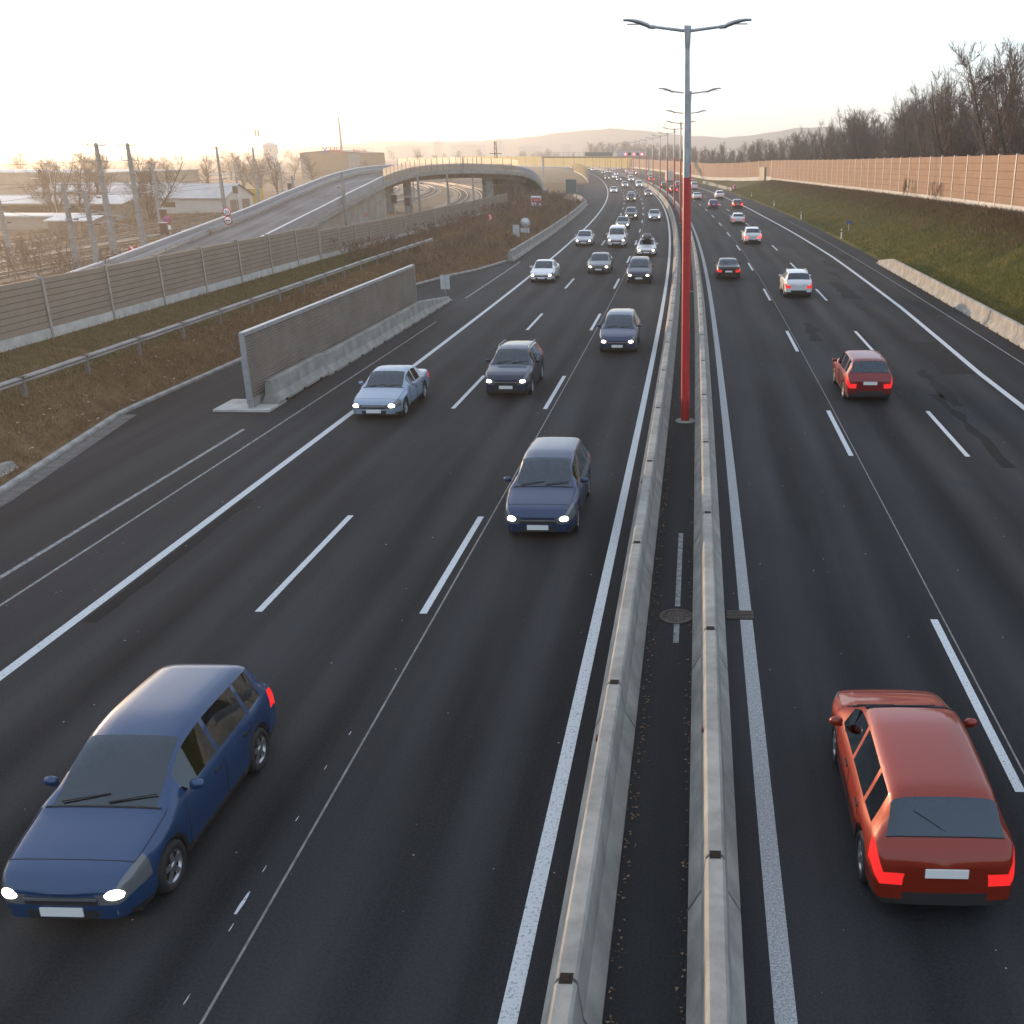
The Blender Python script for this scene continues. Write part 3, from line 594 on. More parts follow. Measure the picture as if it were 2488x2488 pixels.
def car_parts(kind):
    k = KINDS[kind]; L, W, rw = k['L'], k['W'], k['rw']; tx = [p[0] for p in k['top']]; tz = [p[1] for p in k['top']]
    Ra = rw + 0.055
    ys = {0, .03, .08, .16, .28, .42, L, L - .03, L - .08, L - .16, L - .3}
    for y in k['ws'] + k['rwn']: ys.add(y)
    for y in np.linspace(.5, L - .4, 26): ys.add(float(y))
    for yw in (k['wf'], k['wr']):
        for a in np.linspace(-1, 1, 13): ys.add(float(yw + Ra * math.sin(a * math.pi / 2)))
        ys.add(yw - Ra - .01); ys.add(yw + Ra + .01)
    for p in (k['B'], k['C']): ys.add(p - .045); ys.add(p + .045)
    ys.add(k['ws'][0] + .42); ys.add(k['ws'][1] - .12); ys.add(k['rwn'][0] - .12)
    ys = sorted(y for y in ys if 0 <= y <= L); out = [ys[0]]
    for y in ys[1:]:
        if y - out[-1] > .006: out.append(y)
    ys = out
    px = [0, .05, .15, .35, .7, 1.2, L - 1.2, L - .5, L - .15, L - .04, L]; pw = [.74, .83, .90, .955, .99, 1, 1, .985, .95, .92, .86]
    NL, NU = len(LOW), len(UP_G)
    half = []
    for y in ys:
        wv = W / 2 * hermite(px, pw, y); zt = hermite(tx, tz, y)
        zb = .21 + .08 * max(0, 1 - y / .4) + .10 * max(0, 1 - (L - y) / .5)
        for yw in (k['wf'], k['wr']):
            dy = abs(y - yw)
            if dy < Ra: zb = max(zb, rw + math.sqrt(max(Ra * Ra - dy * dy, 0)) - 0.02)
            elif dy < Ra + .02: zb = max(zb, rw * .8)
        zl = k['belt'][0] + (k['belt'][1] - k['belt'][0]) * y / L
        bl = min(zl, zt - .05 - .05 * min(1, y / .5)); hu = zt - bl
        zb = min(zb, bl - .06)
        g = np.clip((hu - .12) / .28, 0, 1); g = g * g * (3 - 2 * g)
        row = [(wv * a, zb + (bl - zb) * b) for a, b in LOW]
        wb = wv * .955
        for (a1, b1), (a2, b2) in list(zip(UP_H, UP_G))[1:]:
            a = a1 + (a2 - a1) * g; b = b1 + (b2 - b1) * g; tum = 1 - .17 * min(1, hu / .5) * b * (1 if kind != 'van' else .5)
            row.append((wb * a * tum, bl + hu * b))
        half.append(row)
    nr = len(half[0]); V = []; bow = lambda x, y: -.07 * (1 - (x / (W / 2)) ** 2) * max(0, 1 - y / .3) + .06 * (1 - (x / (W / 2)) ** 2) * max(0, 1 - (L - y) / .25)
    full = 2 * nr - 1
    for y, row in zip(ys, half):
        line_ = [(x, y, z) for x, z in row] + [(-x, y, z) for x, z in row[-2::-1]]
        V += [(x, y + bow(x, y), z) for x, y, z in line_]
    parts = {}
    def put(name, f): parts.setdefault(name, []).append(f)
    ws0, ws1 = k['ws']; r0, r1 = k['rwn']
    for i in range(len(ys) - 1):
        ym = (ys[i] + ys[i + 1]) / 2
        for j in range(full - 1):
            jj = j if j < nr - 1 else full - 2 - j
            side = 'r' if j < nr - 1 else 'l'; u = jj - (NL - 1)
            f = (i * full + j, (i + 1) * full + j, (i + 1) * full + j + 1, i * full + j + 1)
            zm = sum(V[t][2] for t in f) / 4; nm = 'body'
            if u >= 4 and ws0 < ym < ws1: nm = 'windscreen'
            elif u >= 3 and r0 < ym < r1: nm = 'rear_window'
            elif u in (1, 2):
                lo = ws0 + .42
                hi = r0 - .12
                if k.get('panel'): hi = k['B'] - .045
                if lo < ym < hi and abs(ym - k['B']) > .046 and abs(ym - k['C']) > .046: nm = 'side_window_' + side
            if nm == 'body':
                if ym < .42 and -2 <= u <= 1 and ys[i] < .4: nm = 'headlight_' + side
                elif ym > L - .26 and u in ((-2, -1) if kind != 'van' else (-2, -1, 0, 1)): nm = 'taillight_' + side
                elif u == -5 and not (ym < .1): nm = 'sill'
            put(nm, f)
    # caps
    base_e = (len(ys) - 1) * full
    fr_cols = [1, .66, .36, -.36, -.66, -1]
    for end in (0, 1):
        b0 = base_e if end else 0
        for j in range(nr - 1):
            a, b = b0 + j, b0 + j + 1; a2, b2 = b0 + full - 1 - j, b0 + full - 2 - j; u = j - (NL - 1); zm = (V[a][2] + V[b][2]) / 2
            prevA, prevB = a, b
            for c in range(1, len(fr_cols)):
                t = (1 - fr_cols[c]) / 2
                if c == len(fr_cols) - 1: nA, nB = a2, b2
                else:
                    x = V[a][0] * fr_cols[c]; x2 = V[b][0] * fr_cols[c]; yb = ys[-1] if end else 0
                    nA = len(V); V.append((x, yb + bow(x, yb), V[a][2])); nB = len(V); V.append((x2, yb + bow(x2, yb), V[b][2]))
                f = (prevA, prevB, nB, nA) if not end else (nA, nB, prevB, prevA); nm = 'body'; mid = c == 3; outer = c in (1, 5)
                if not end:
                    if outer and -2 <= u <= 1: nm = 'headlight_' + ('r' if c == 1 else 'l')
                    elif u in (-2, -1) and not outer: nm = 'grille'
                    elif u in (-5, -4) and c in (2, 3, 4): nm = 'grille'
                else:
                    if outer and u in (-2, -1): nm = 'taillight_' + ('r' if c == 1 else 'l')
                    elif u == -5 or (u == -4 and not outer): nm = 'sill'
                put(nm, f); prevA, prevB = nA, nB
    res = {}
    fm = {'body': None, 'windscreen': M['tint'], 'rear_window': M['tint'], 'grille': M['black'], 'sill': M['black']}
    for nm, fs in parts.items():
        m = fm.get(nm, 'x')
        if m == 'x': m = M['tint'] if nm.startswith('side') else M['headlens'] if nm.startswith('head') else M['tail']
        used = sorted({i for f in fs for i in f}); mp = {g_: i for i, g_ in enumerate(used)}
        me = bpy.data.meshes.new(nm); me.from_pydata([(V[i][0], V[i][1] - L / 2, V[i][2]) for i in used], [], [[mp[i] for i in f] for f in fs])
        me.materials.append(m or PAINT['white'])
        for p in me.polygons: p.use_smooth = True
        me.update(); me.set_sharp_from_angle(angle=R(38)); res[nm] = me
    for sd_, sx in (('r', 1), ('l', -1)):
        hv = [v.co for v in res['headlight_' + sd_].vertices if v.co.y < -L / 2 + .06]; zc = sum(v.z for v in hv) / len(hv)
        res['bulb_' + sd_] = MB().lathe([(0, -1), (.6, -.8), (.95, -.3), (.95, .3), (.6, .8), (0, 1)], 14, 0, Matrix.Translation((sx * W * .335, -L / 2 + .03, zc)) @ Matrix.Diagonal((.14, .10, .085, 1)) @ Matrix.Rotation(math.pi / 2, 4, 'X'), True).mesh('bulb', M['headlight'])
    # shut lines along the loft, wipers and door handles
    def gv(i, j): v = V[i * full + j]; return (v[0] * 1.002, v[1] - L / 2, v[2] + .001)
    ist = lambda y: int(np.argmin([abs(a_ - y) for a_ in ys])); q = MB()
    for y0_, r0_, r1_ in ((ws0 + .30, 1, NL), (k['B'], 1, NL - 1), (min(k['C'], k['wr'] - .25), 2, NL - 1)):
        for side in (0, 1):
            q.path([gv(ist(y0_), j if not side else full - 1 - j) for j in range(r0_, r1_)], .007, 4)
    for side in (0, 1):
        ii = range(ist(.30), ist(ws0) + 1); jj = NL + 1; q.path([gv(i, jj if not side else full - 1 - jj) for i in ii], .006, 4)
        ii = range(ist(ws0 + .30), ist(min(k['C'], k['wr'] - .25)) + 1); q.path([gv(i, 1 if not side else full - 2) for i in ii], .006, 4)
    q.path([gv(ist(.30), j) for j in range(NL + 1, full - NL - 1)], .006, 4); q.path([gv(ist(ws0), j) for j in range(NL + 2, full - NL - 2)], .016, 4)
    q.path([gv(ist(r1), j) for j in range(NL + 2, full - NL - 2)], .009, 4)
    res['shut_lines'] = q.mesh('shut_lines', M['black'])
    for sd_, x0_, x1_ in (('r', .05, .62), ('l', -.55, .02)):
        za, zb_ = hermite(tx, tz, ws0 + .05) + .02, hermite(tx, tz, ws0 + .16) + .015
        res['wiper_' + sd_] = MB().tube((x0_ * W / 1.8, ws0 + .04 - L / 2, za), (x1_ * W / 1.8, ws0 + .15 - L / 2, zb_), .012, .009, 5).mesh('wiper', M['black'])
    for n_h, y_h in enumerate((k['B'] - .18, min(k['C'], k['wr'] - .25) - .16)):
        for sd_, sx in (('r', 1), ('l', -1)):
            res['handle%d_%s' % (n_h, sd_)] = MB().box(sx * (W / 2 - .005) - .016, sx * (W / 2 - .005) + .016, y_h - .09 - L / 2, y_h + .09 - L / 2, k['belt'][0] - .12, k['belt'][0] - .085).mesh('door_handle', M['black'])
    zg = k['top'][0][1] * .86; res['grille_trim'] = MB().box(-W * .24, W * .24, -L / 2 - .085, -L / 2 - .06, zg, zg + .03).mesh('grille_trim', M['chrome'])
    for sd_, sx in (('r', 1), ('l', -1)): res['fog_lamp_' + sd_] = MB().lathe([(0, -.02), (.055, -.02), (.06, .02), (0, .02)], 12, 0, Matrix.Translation((sx * W * .33, -L / 2 - .015, .36)) @ Matrix.Rotation(math.pi / 2, 4, 'X')).mesh('fog_lamp', M['headlens'])
    ya_, yb_ = r1 - .02, r0 + .45 * (r1 - r0); res['rear_wiper'] = MB().tube((0, ya_ - L / 2, hermite(tx, tz, ya_) + .015), (.38, yb_ - L / 2, hermite(tx, tz, yb_) + .012), .012, .009, 5).mesh('wiper', M['black'])
    # underbody, mirrors, plates
    bz = k['belt'][0]; q = MB().box(-W * .45, W * .45, ws0 - .05 - L / 2, r1 - .12 - L / 2, .44, bz - .16); q.box(-W * .44, W * .44, min(k['C'] + .16, r0 - .1) - L / 2, r1 - .10 - L / 2, bz - .15, k['belt'][1] + .01); res['cabin_floor'] = q.mesh('cabin_floor', M['cabin'])
    res['dashboard'] = MB().prism([(-W * .41, bz - .17), (W * .41, bz - .17), (W * .41, bz - .02), (W * .2, bz + .02), (-W * .2, bz + .02), (-W * .41, bz - .02)], ws0 + .16 - L / 2, ws0 + .52 - L / 2).mesh('dashboard', M['cabin'])
    for nm_, y_, xs_ in (('seat_f', k['B'] + .02, (-.37, .37)), ('seat_b', min(k['C'] + .05, r0 - .2), (-.42, 0, .42) if not k.get('panel') else ())):
        for c_, x_ in enumerate(xs_):
            q = MB(); hw = .24 if nm_ == 'seat_f' else .2
            q.prism([(-hw, bz - .2), (hw, bz - .2), (hw * .9, bz + .16), (hw * .7, bz + .22), (-hw * .7, bz + .22), (-hw * .9, bz + .16)], -.07, .07); q.prism([(-.12, bz + .25), (.12, bz + .25), (.11, bz + .40), (-.11, bz + .40)], -.05, .05)
            me = q.mesh('seat', M['seat']); me.transform(Matrix.Translation((x_, y_ - L / 2, 0))); res['%s%d' % (nm_, c_)] = me
    q = MB().box(-W * .42, W * .42, .25 - L / 2, L / 2 - .25, .17, .45); res['underbody'] = q.mesh('underbody', M['black'])
    ym = ws0 + .5 - L / 2; zm_ = k['belt'][0] + .14
    for sd_, sx in (('r', 1), ('l', -1)):
        q = MB(); x0 = sx * (W / 2 - .03)
        for (x, yy, z, a_, b_, c_) in ((sx * (W / 2 + .065), ym, zm_, .105, .06, .07),):
            q.lathe([(0, -1), (.7, -.8), (1, -.2), (1, .2), (.7, .8), (0, 1)], 10, 0, Matrix.Translation((x, yy, z)) @ Matrix.Diagonal((a_, b_, c_, 1)))
        q.box(min(x0, x0 + sx * .09), max(x0, x0 + sx * .09), ym - .03, ym + .03, zm_ - .07, zm_ - .03); res['mirror_' + sd_] = q.mesh('mirror', PAINT['white'])
    zf = tz[0] * .62; res['plate_f'] = MB().box(-.26, .26, -L / 2 - .095, -L / 2 - .075, zf - .06, zf + .06).mesh('number_plate', M['plate'])
    zr = k['tail'][0] - .06 if kind != 'van' else .7; res['plate_r'] = MB().box(-.26, .26, L / 2 + .065, L / 2 + .085, zr - .06, zr + .06).mesh('number_plate', M['plate'])
    if kind in ('suv', 'wagon'):
        for sd_, sx in (('r', 1), ('l', -1)):
            zt = hermite(tx, tz, L * .62); x = sx * W * .33
            res['rail_' + sd_] = MB().path([(x, ws1 - L / 2 + .15, hermite(tx, tz, ws1 + .15) - .01), (x, ws1 - L / 2 + .35, hermite(tx, tz, ws1 + .4) + .03), (x, r0 - L / 2 - .3, hermite(tx, tz, r0 - .3) + .035), (x, r0 - L / 2 - .1, hermite(tx, tz, r0 - .1) - .01)], .018).mesh('roof_rail', M['galv'])
    return res, L, W, rw, k['wf'] - L / 2, k['wr'] - L / 2
def wheel_meshes(r):
    rot = Matrix.Rotation(math.pi / 2, 4, 'Y')
    t = MB().lathe([(r * .66, -.10), (r * .92, -.105), (r, -.08), (r, .08), (r * .92, .105), (r * .66, .10), (r * .66, -.10)], 24, 0, rot).mesh('tyre', M['black'])
    q = MB(); q.lathe([(r * .66, -.09), (r * .60, -.085), (r * .60, .085), (r * .66, .09)], 20, 0, rot)
    for i in range(5):
        mt = Matrix.Rotation(2 * math.pi * i / 5, 4, 'X')
        for sx in (-1, 1): q.box(sx * .075 - .012, sx * .075 + .012, -.035, .035, .03, r * .62, 0, mt)
    q.lathe([(0, -.09), (.06, -.09), (.06, .09), (0, .09)], 10, 0, rot); q.lathe([(r * .60, -.05), (0, -.05)], 16, 1, rot); q.lathe([(0, .05), (r * .60, .05)], 16, 1, rot)
    rim = q.mesh('rim', [M['chrome'], M['dark']]); return t, rim
CARS = {}; WHEELS = {}
NICE = {'r': '', 'l': ''}
def base_name(n):
    for a in ('_r', '_l', '_f'):
        if n.endswith(a): n = n[:-2]
    n = 'door_handle' if n.startswith('handle') else 'seat' if n.startswith('seat') else n
    return {'plate': 'number_plate', 'rail': 'roof_rail', 'sill': 'sill_trim'}.get(n, n)
def joined(kind):
    res, L, W, rw, yf, yr = CARS[kind]; q = MB(); mats = [PAINT['white'], M['glass'], M['black'], M['headlight'], M['tail'], M['plate'], M['headlens']]
    def mi(n):
        if n.startswith(('wind', 'rear_w', 'side')): return 1
        if n.startswith('bulb'): return 3
        if n.startswith(('head', 'fog', 'grille_t')): return 6
        if n.startswith('tail'): return 4
        if n.startswith('plate'): return 5
        if n.startswith(('rear_wip', 'wiper', 'handle', 'shut', 'cabin', 'dash', 'seat')): return 2
        if n in ('grille', 'sill', 'underbody') or n.startswith('rail'): return 2
        return 0
    for n, me in res.items():
        q.add([v.co for v in me.vertices], [list(p.vertices) for p in me.polygons], mi(n), True)
    t, rim = WHEELS[rw]
    for y in (yf, yr):
        for sx in (-1, 1): q.add([(v.co.x + sx * (W / 2 - .13), v.co.y + y, v.co.z + rw) for v in t.vertices], [list(p.vertices) for p in t.polygons], 2, True)
    me = q.mesh('car', mats); me.set_sharp_from_angle(angle=R(38)); return me
FAR = {}
def car(kind, colour, label, s, o, away=False, cat='car', z=0.0, brake=False, group=None, name=None, world=None):
    if kind not in CARS:
        CARS[kind] = car_parts(kind); rw = CARS[kind][3]
        if rw not in WHEELS: WHEELS[rw] = wheel_meshes(rw)
    res, L, W, rw, yf, yr = CARS[kind]; nm = name or {'van': 'van', 'mpv': 'minivan', 'suv': 'off_road_car'}.get(kind, 'car')
    sc_ = s + L / 2
    loc = fr(sc_, o, z); rz = head(sc_) + (math.pi if away else 0)
    if world: loc, rz = world
    group = group or ('vehicles driving away on the right carriageway' if away else 'vehicles coming towards the camera on the left carriageway')
    if s > 262 and not world:
        if kind not in FAR: FAR[kind] = joined(kind)
        r = link(nm, FAR[kind], None, loc, rz); r.material_slots[0].link = 'OBJECT'; r.material_slots[0].material = PAINT[colour]
        if brake: r.material_slots[4].link = 'OBJECT'; r.material_slots[4].material = M['brake']
        if away: r.material_slots[3].link = 'OBJECT'; r.material_slots[3].material = M['headlens']
        tag(r, label, cat, group); return r
    t = empty(nm, loc, rz); tag(t, label, cat, group)
    made = {}
    for n, me in res.items():
        if n.startswith('bulb'):
            if not away: link('bulb', me, made['headlight_' + n[-1]])
            continue
        c = made[n] = link(base_name(n), me, t)
        if n == 'shut_lines': c['kind'] = 'stuff'
        if n == 'body' or n.startswith('mirror'): c.material_slots[0].link = 'OBJECT'; c.material_slots[0].material = PAINT[colour]
        if n.startswith('head') and away: c.material_slots[0].link = 'OBJECT'; c.material_slots[0].material = M['headlens']
        if n.startswith('tail') and brake: c.material_slots[0].link = 'OBJECT'; c.material_slots[0].material = M['brake']
    ty, rm = WHEELS[rw]
    for y in (yf, yr):
        for sx in (-1, 1):
            wq = link('wheel', ty, t, (sx * (W / 2 - .13), y, rw)); link('rim', rm, wq); wq['label'] = 'black tyre'
            del wq['label']
    return t
car('mpv', 'blue', 'blue minivan at the bottom left corner in the middle lane, largest oncoming car', 9.9, -7.6)
car('mpv', 'deepblue', 'dark blue minivan with a pale roof alone in the inner lane, second nearest oncoming', 23.4, -3.88)
car('sedan', 'paleblue', 'pale silver-blue saloon straddling the outer edge line beside the corrugated screen', 35.2, -11.45)
car('suv', 'navy', 'dark off-road car in the middle lane right of the pale silver-blue saloon', 38.9, -7.4)
car('mpv', 'deepblue', 'dark blue minivan in the inner lane level with the red lamp post', 48.2, -3.75)
car('mpv', 'navy', 'navy minivan in the inner lane directly ahead of the roof-box car', 76.0, -4.05)
car('sedan', 'grey', 'dark grey saloon in the middle lane in front of the white van', 82.2, -7.47)
car('sedan', 'white', 'white saloon in the outer lane, nearest white car in the left lane', 76.3, -11.2)
t = car('wagon', 'white', 'white estate car carrying a dark roof box in the inner lane', 96.7, -4.15)
rbx = empty('roof_box', (t.location.x, t.location.y, 1.50), t.rotation_euler.z); tag(rbx, 'dark roof box with ribs strapped on the white estate car', 'roof box')
q = MB(); V = []; n = 8
for i in range(n):
    u = i / (n - 1); y = -0.95 + 1.9 * u; wd = 0.42 * (1 - (2 * u - 1) ** 6 * .3); h = 0.36 * (math.sin(math.pi * min(1, (u * .85 + .12))) ** .5)
    V += [(wd, y, 0.06), (wd, y, h * .6 + .06), (wd * .75, y, h + .06), (-wd * .75, y, h + .06), (-wd, y, h * .6 + .06), (-wd, y, 0.06)]
F = [(i * 6 + j, i * 6 + (j + 1) % 6, (i + 1) * 6 + (j + 1) % 6, (i + 1) * 6 + j) for i in range(n - 1) for j in range(6)] + [(0, 1, 2, 3, 4, 5), tuple(range((n - 1) * 6, n * 6))]
link('shell', fix_normals(q.add(V, F, 0, True).mesh('shell', mat('box_grey', (0.09, 0.095, 0.10), 0.4))), rbx)
rib = MB().box(-.03, .03, -.9, -.2, 0, .012).mesh('rib', M['black'])
for x in (-.24, -.08, .08, .24): c = link('rib', rib, rbx, (x, 0.1, .43))
bar = MB().box(-.62, .62, -.03, .03, -.03, .05).mesh('crossbar', M['galv'])
for y in (-.45, .5): link('crossbar', bar, rbx, (0, y, 0))
car('van', 'white', 'white panel van in the middle lane between two saloons', 106.2, -7.41, cat='van')
car('sedan', 'silver', 'silver-white saloon in the outer lane level with the white van', 107.6, -10.85)
car('sedan', 'grey', 'grey saloon in the middle lane directly behind the white panel van', 132.6, -7.9)
car('mpv', 'brown', 'brownish black minivan in the middle lane behind the grey saloon', 151.6, -7.3)
car('sedan', 'silver', 'silver saloon in the inner lane level with the brownish minivan', 149.4, -3.95)
car('suv', 'dark', 'dark off-road car in the middle lane tailgated by a silver hatchback', 207, -7.75)
car('hatch', 'silver', 'silver hatchback half hidden behind a dark off-road car, middle lane', 221, -7.6)
car('hatch', 'grey', 'grey hatchback alone in the inner lane ahead of the two white vans', 235, -3.75)
car('sedan', 'white', 'white saloon alone in the outer lane where the bend tightens', 255.6, -11.3)
car('van', 'white', 'white van in the inner lane, front one of two white vans', 294, -3.9, cat='van', z=0)
car('suv', 'silver', 'silver-grey off-road car in the middle lane beside the front white van', 296, -7.7)
car('van', 'white', 'white van in the inner lane behind another white van', 357, -3.5, cat='van')
car('sedan', 'dark', 'dark saloon in the middle lane of the bend left of the rear white van', 366, -7.2)
car('suv', 'black', 'black off-road car in the outer lane of the bend', 381, -10.7)
car('hatch', 'white', 'white hatchback in the middle lane of the bend behind a dark saloon', 403, -7.1)
for kd, cl, s, o, lb_ in (('hatch', 'silver', 457, -3.6, 'silver hatchback in the inner lane far up the bend'), ('sedan', 'dark', 497, -6.9, 'dark saloon far up the bend in the middle lane'), ('suv', 'silver', 512, -3.6, 'pale off-road car far up the bend near the median'),
        ('sedan', 'white', 575, -7.2, 'white saloon with bright headlights at the far end of the bend'), ('hatch', 'silver', 588, -10.6, 'silver hatchback at the far end of the bend, outer lane'), ('sedan', 'dark', 640, -4, 'tiny dark saloon under the amber wall, inner lane'),
        ('suv', 'grey', 655, -7.5, 'tiny grey off-road car under the amber wall, middle lane'), ('hatch', 'red', 668, -10.8, 'tiny red hatchback under the amber wall, outer lane')):
    car(kd, cl, lb_, s, o)
# away
car('mpv', 'orange', 'dark orange-red minivan at the bottom right, largest car driving away', 10.4, 3.05, True)
car('mpv', 'red', 'red minivan driving away in the middle of the right carriageway', 38.4, 6.55, True)
car('suv', 'white', 'white off-road car driving away behind the red minivan in the same lane', 68.4, 6.8, True)
car('sedan', 'black', 'black saloon driving away in the lane next to the median', 78.4, 2.6, True)
car('suv', 'white', 'white off-road car with glowing tail lights, second white one in the middle lane', 110, 6.6, True, brake=True)
car('hatch', 'white', 'white hatchback driving away, third white car ahead of the red minivan', 140.8, 7.2, True)
car('hatch', 'maroon', 'dark maroon hatchback braking in the outermost right lane', 183.2, 10.6, True, brake=True)
car('hatch', 'blue2', 'royal blue hatchback in the middle of the right carriageway', 182.3, 6.4, True)
car('suv', 'white', 'white off-road car far off in the outermost right lane', 221, 10.7, True)
car('sedan', 'white', 'white saloon far off just right of the red lamp post', 216.5, 5.7, True)
car('suv', 'black', 'black off-road car braking beside the median behind the lamp posts', 255.6, 3.0, True, brake=True)
for kd, cl, s, o, br, lb_ in (('hatch', 'dark', 293.8, 3.0, 0, 'dark hatchback ahead of the black off-road car by the median'), ('suv', 'dark', 293.5, 6.8, 0, 'dark off-road car right behind the lorry'), ('suv', 'red', 357, 3.3, 1, 'red off-road car by the median left of the lorry'),
        ('van', 'white', 276, 9.6, 0, 'white van driving away partly behind the tall red pole'), ('van', 'maroon', 299, 11.4, 1, 'maroon van in the outer lane right of the red pole'),
        ('sedan', 'white', 452, 10.4, 0, 'white saloon far right in the distant bend'), ('hatch', 'silver', 472, 6.7, 0, 'silver hatchback in the middle of the distant bend'), ('sedan', 'white', 464, 3.2, 0, 'white saloon next to the median in the distant bend'),
        ('sedan', 'silver', 482, 3.1, 0, 'silver saloon next to the median in the distant bend'), ('sedan', 'white', 526, 6.5, 0, 'white saloon at the end of the visible right carriageway'), ('suv', 'red', 560, 10.5, 1, 'red off-road car at the end of the visible right carriageway'),
        ('hatch', 'silver', 530, 10.6, 0, 'silver hatchback at the end of the right carriageway, outer lane'), ('sedan', 'silver', 566, 3.4, 0, 'pale saloon at the end of the right carriageway, inner lane')):
    car(kd, cl, lb_, s, o, True, brake=bool(br), cat='van' if kd == 'van' else 'car')
# lorry with a pale box
lo = empty('lorry', fr(331, 7.2), head(331) + math.pi); tag(lo, 'lorry with a tall cream box body in the distant right carriageway', 'lorry', 'vehicles driving away on the right carriageway')
q = MB(); q.box(-1.25, 1.25, -2.2, 4.0, 1.05, 3.85); me = q.mesh('cargo_box', PAINT['cream']); bm = bmesh.new(); bm.from_mesh(me); bmesh.ops.bevel(bm, geom=[e for e in bm.edges], offset=.14, segments=3, affect='EDGES'); bm.to_mesh(me); bm.free(); link('cargo_box', me, lo)
q = MB(); q.box(-1.15, 1.15, -4.2, -2.35, .5, 2.7); me = q.mesh('cab', PAINT['white']); bm = bmesh.new(); bm.from_mesh(me); bmesh.ops.bevel(bm, geom=[e for e in bm.edges], offset=.18, segments=3, affect='EDGES'); bm.to_mesh(me); bm.free(); link('cab', me, lo)
MB().box(-.95, .95, -4.22, -4.19, 1.6, 2.4).build('windscreen', M['glass'], lo); MB().box(-.9, .9, -4.0, 3.95, .6, 1.03).build('chassis', M['black'], lo)
for x in (-1.0, 1.0): MB().box(x - .15, x + .15, 3.96, 4.03, .75, .95).build('taillight', M['tail'], lo)
tyre5, rim5 = wheel_meshes(.48)
for y in (-3.3, 1.6, 2.8):
    for x in (-1.05, 1.05): wq = link('wheel', tyre5, lo, (x, y, .48)); link('rim', rim5, wq)
car('van', 'white', 'white van parked by the foot of the bridge ramp at left', 0, 0, cat='van', world=((-33.0, 213, 1.1), R(150)), group='parked vehicles')
# ------------------------------------------------------------------ the road bridge over the railway
BP = np.array([(-40.2, 72, 0.0), (-41.5, 80, .25), (-43.8, 95, .9), (-46.3, 110, 1.5), (-47.2, 120, 2.2), (-47.6, 130, 3.2), (-48.3, 140, 4.0), (-49, 150, 4.8), (-49.6, 160, 5.4), (-49.2, 169, 5.9), (-47, 177, 6.15), (-43, 182.5, 6.25), (-39.5, 184.0, 6.25), (-36.3, 185.0, 6.1), (-34.3, 188.5, 5.4), (-33.6, 194, 4.0), (-33.8, 200, 2.3), (-34.6, 207, .9), (-38, 226, .3)])
def catmull(P, n):
    out = []
    Q = np.vstack([2 * P[0] - P[1], P, 2 * P[-1] - P[-2]])
    for i in range(1, len(Q) - 2):
        for t in np.arange(0, 1, 1 / n): out.append(.5 * ((2 * Q[i]) + (-Q[i-1] + Q[i+1]) * t + (2*Q[i-1] - 5*Q[i] + 4*Q[i+1] - Q[i+2]) * t*t + (-Q[i-1] + 3*Q[i] - 3*Q[i+1] + Q[i+2]) * t**3))
    out.append(Q[-2]); return np.array(out)
BC = catmull(BP, 4); BT = np.gradient(BC[:, :2], axis=0); BT /= np.linalg.norm(BT, axis=1)[:, None]; BN = np.stack([BT[:, 1], -BT[:, 0]], 1)   # right-hand normal
br = empty('road_bridge', (-45, 130, 0)); tag(br, 'grey road bridge climbing on a ramp and curving over the railway at left', 'bridge'); boff = Vector(br.location)
def bstrip(name, prof, m, i0=0, i1=None, parent=None, closed=True, uv=False):
    i1 = len(BC) if i1 is None else i1; V = []; n = len(prof)
    for i in range(i0, i1):
        for o, z in prof: V.append((BC[i, 0] + BN[i, 0] * o - boff.x, BC[i, 1] + BN[i, 1] * o - boff.y, BC[i, 2] + z))
    F = []; N = i1 - i0
    for i in range(N - 1):
        for j in range(n if closed else n - 1): F.append((i * n + j, i * n + (j + 1) % n, (i + 1) * n + (j + 1) % n, (i + 1) * n + j))
    if closed: F += [tuple(range(n)), tuple(range((N - 1) * n, N * n))]
    me = bpy.data.meshes.new(name); me.from_pydata(V, [], F); me.materials.append(m); fix_normals(me)
    l = me.uv_layers.new(name='UVMap')
    for lp in me.loops: l.data[lp.index].uv = (prof[lp.vertex_index % n][0], (lp.vertex_index // n) * 2.5)
    return link(name, me, parent or br)
W2 = 3.9
bstrip('deck', [(-W2 + .1, 0), (W2 - .1, 0), (W2 - .1, -.45), (-W2 + .1, -.45)], M['asphalt2'])
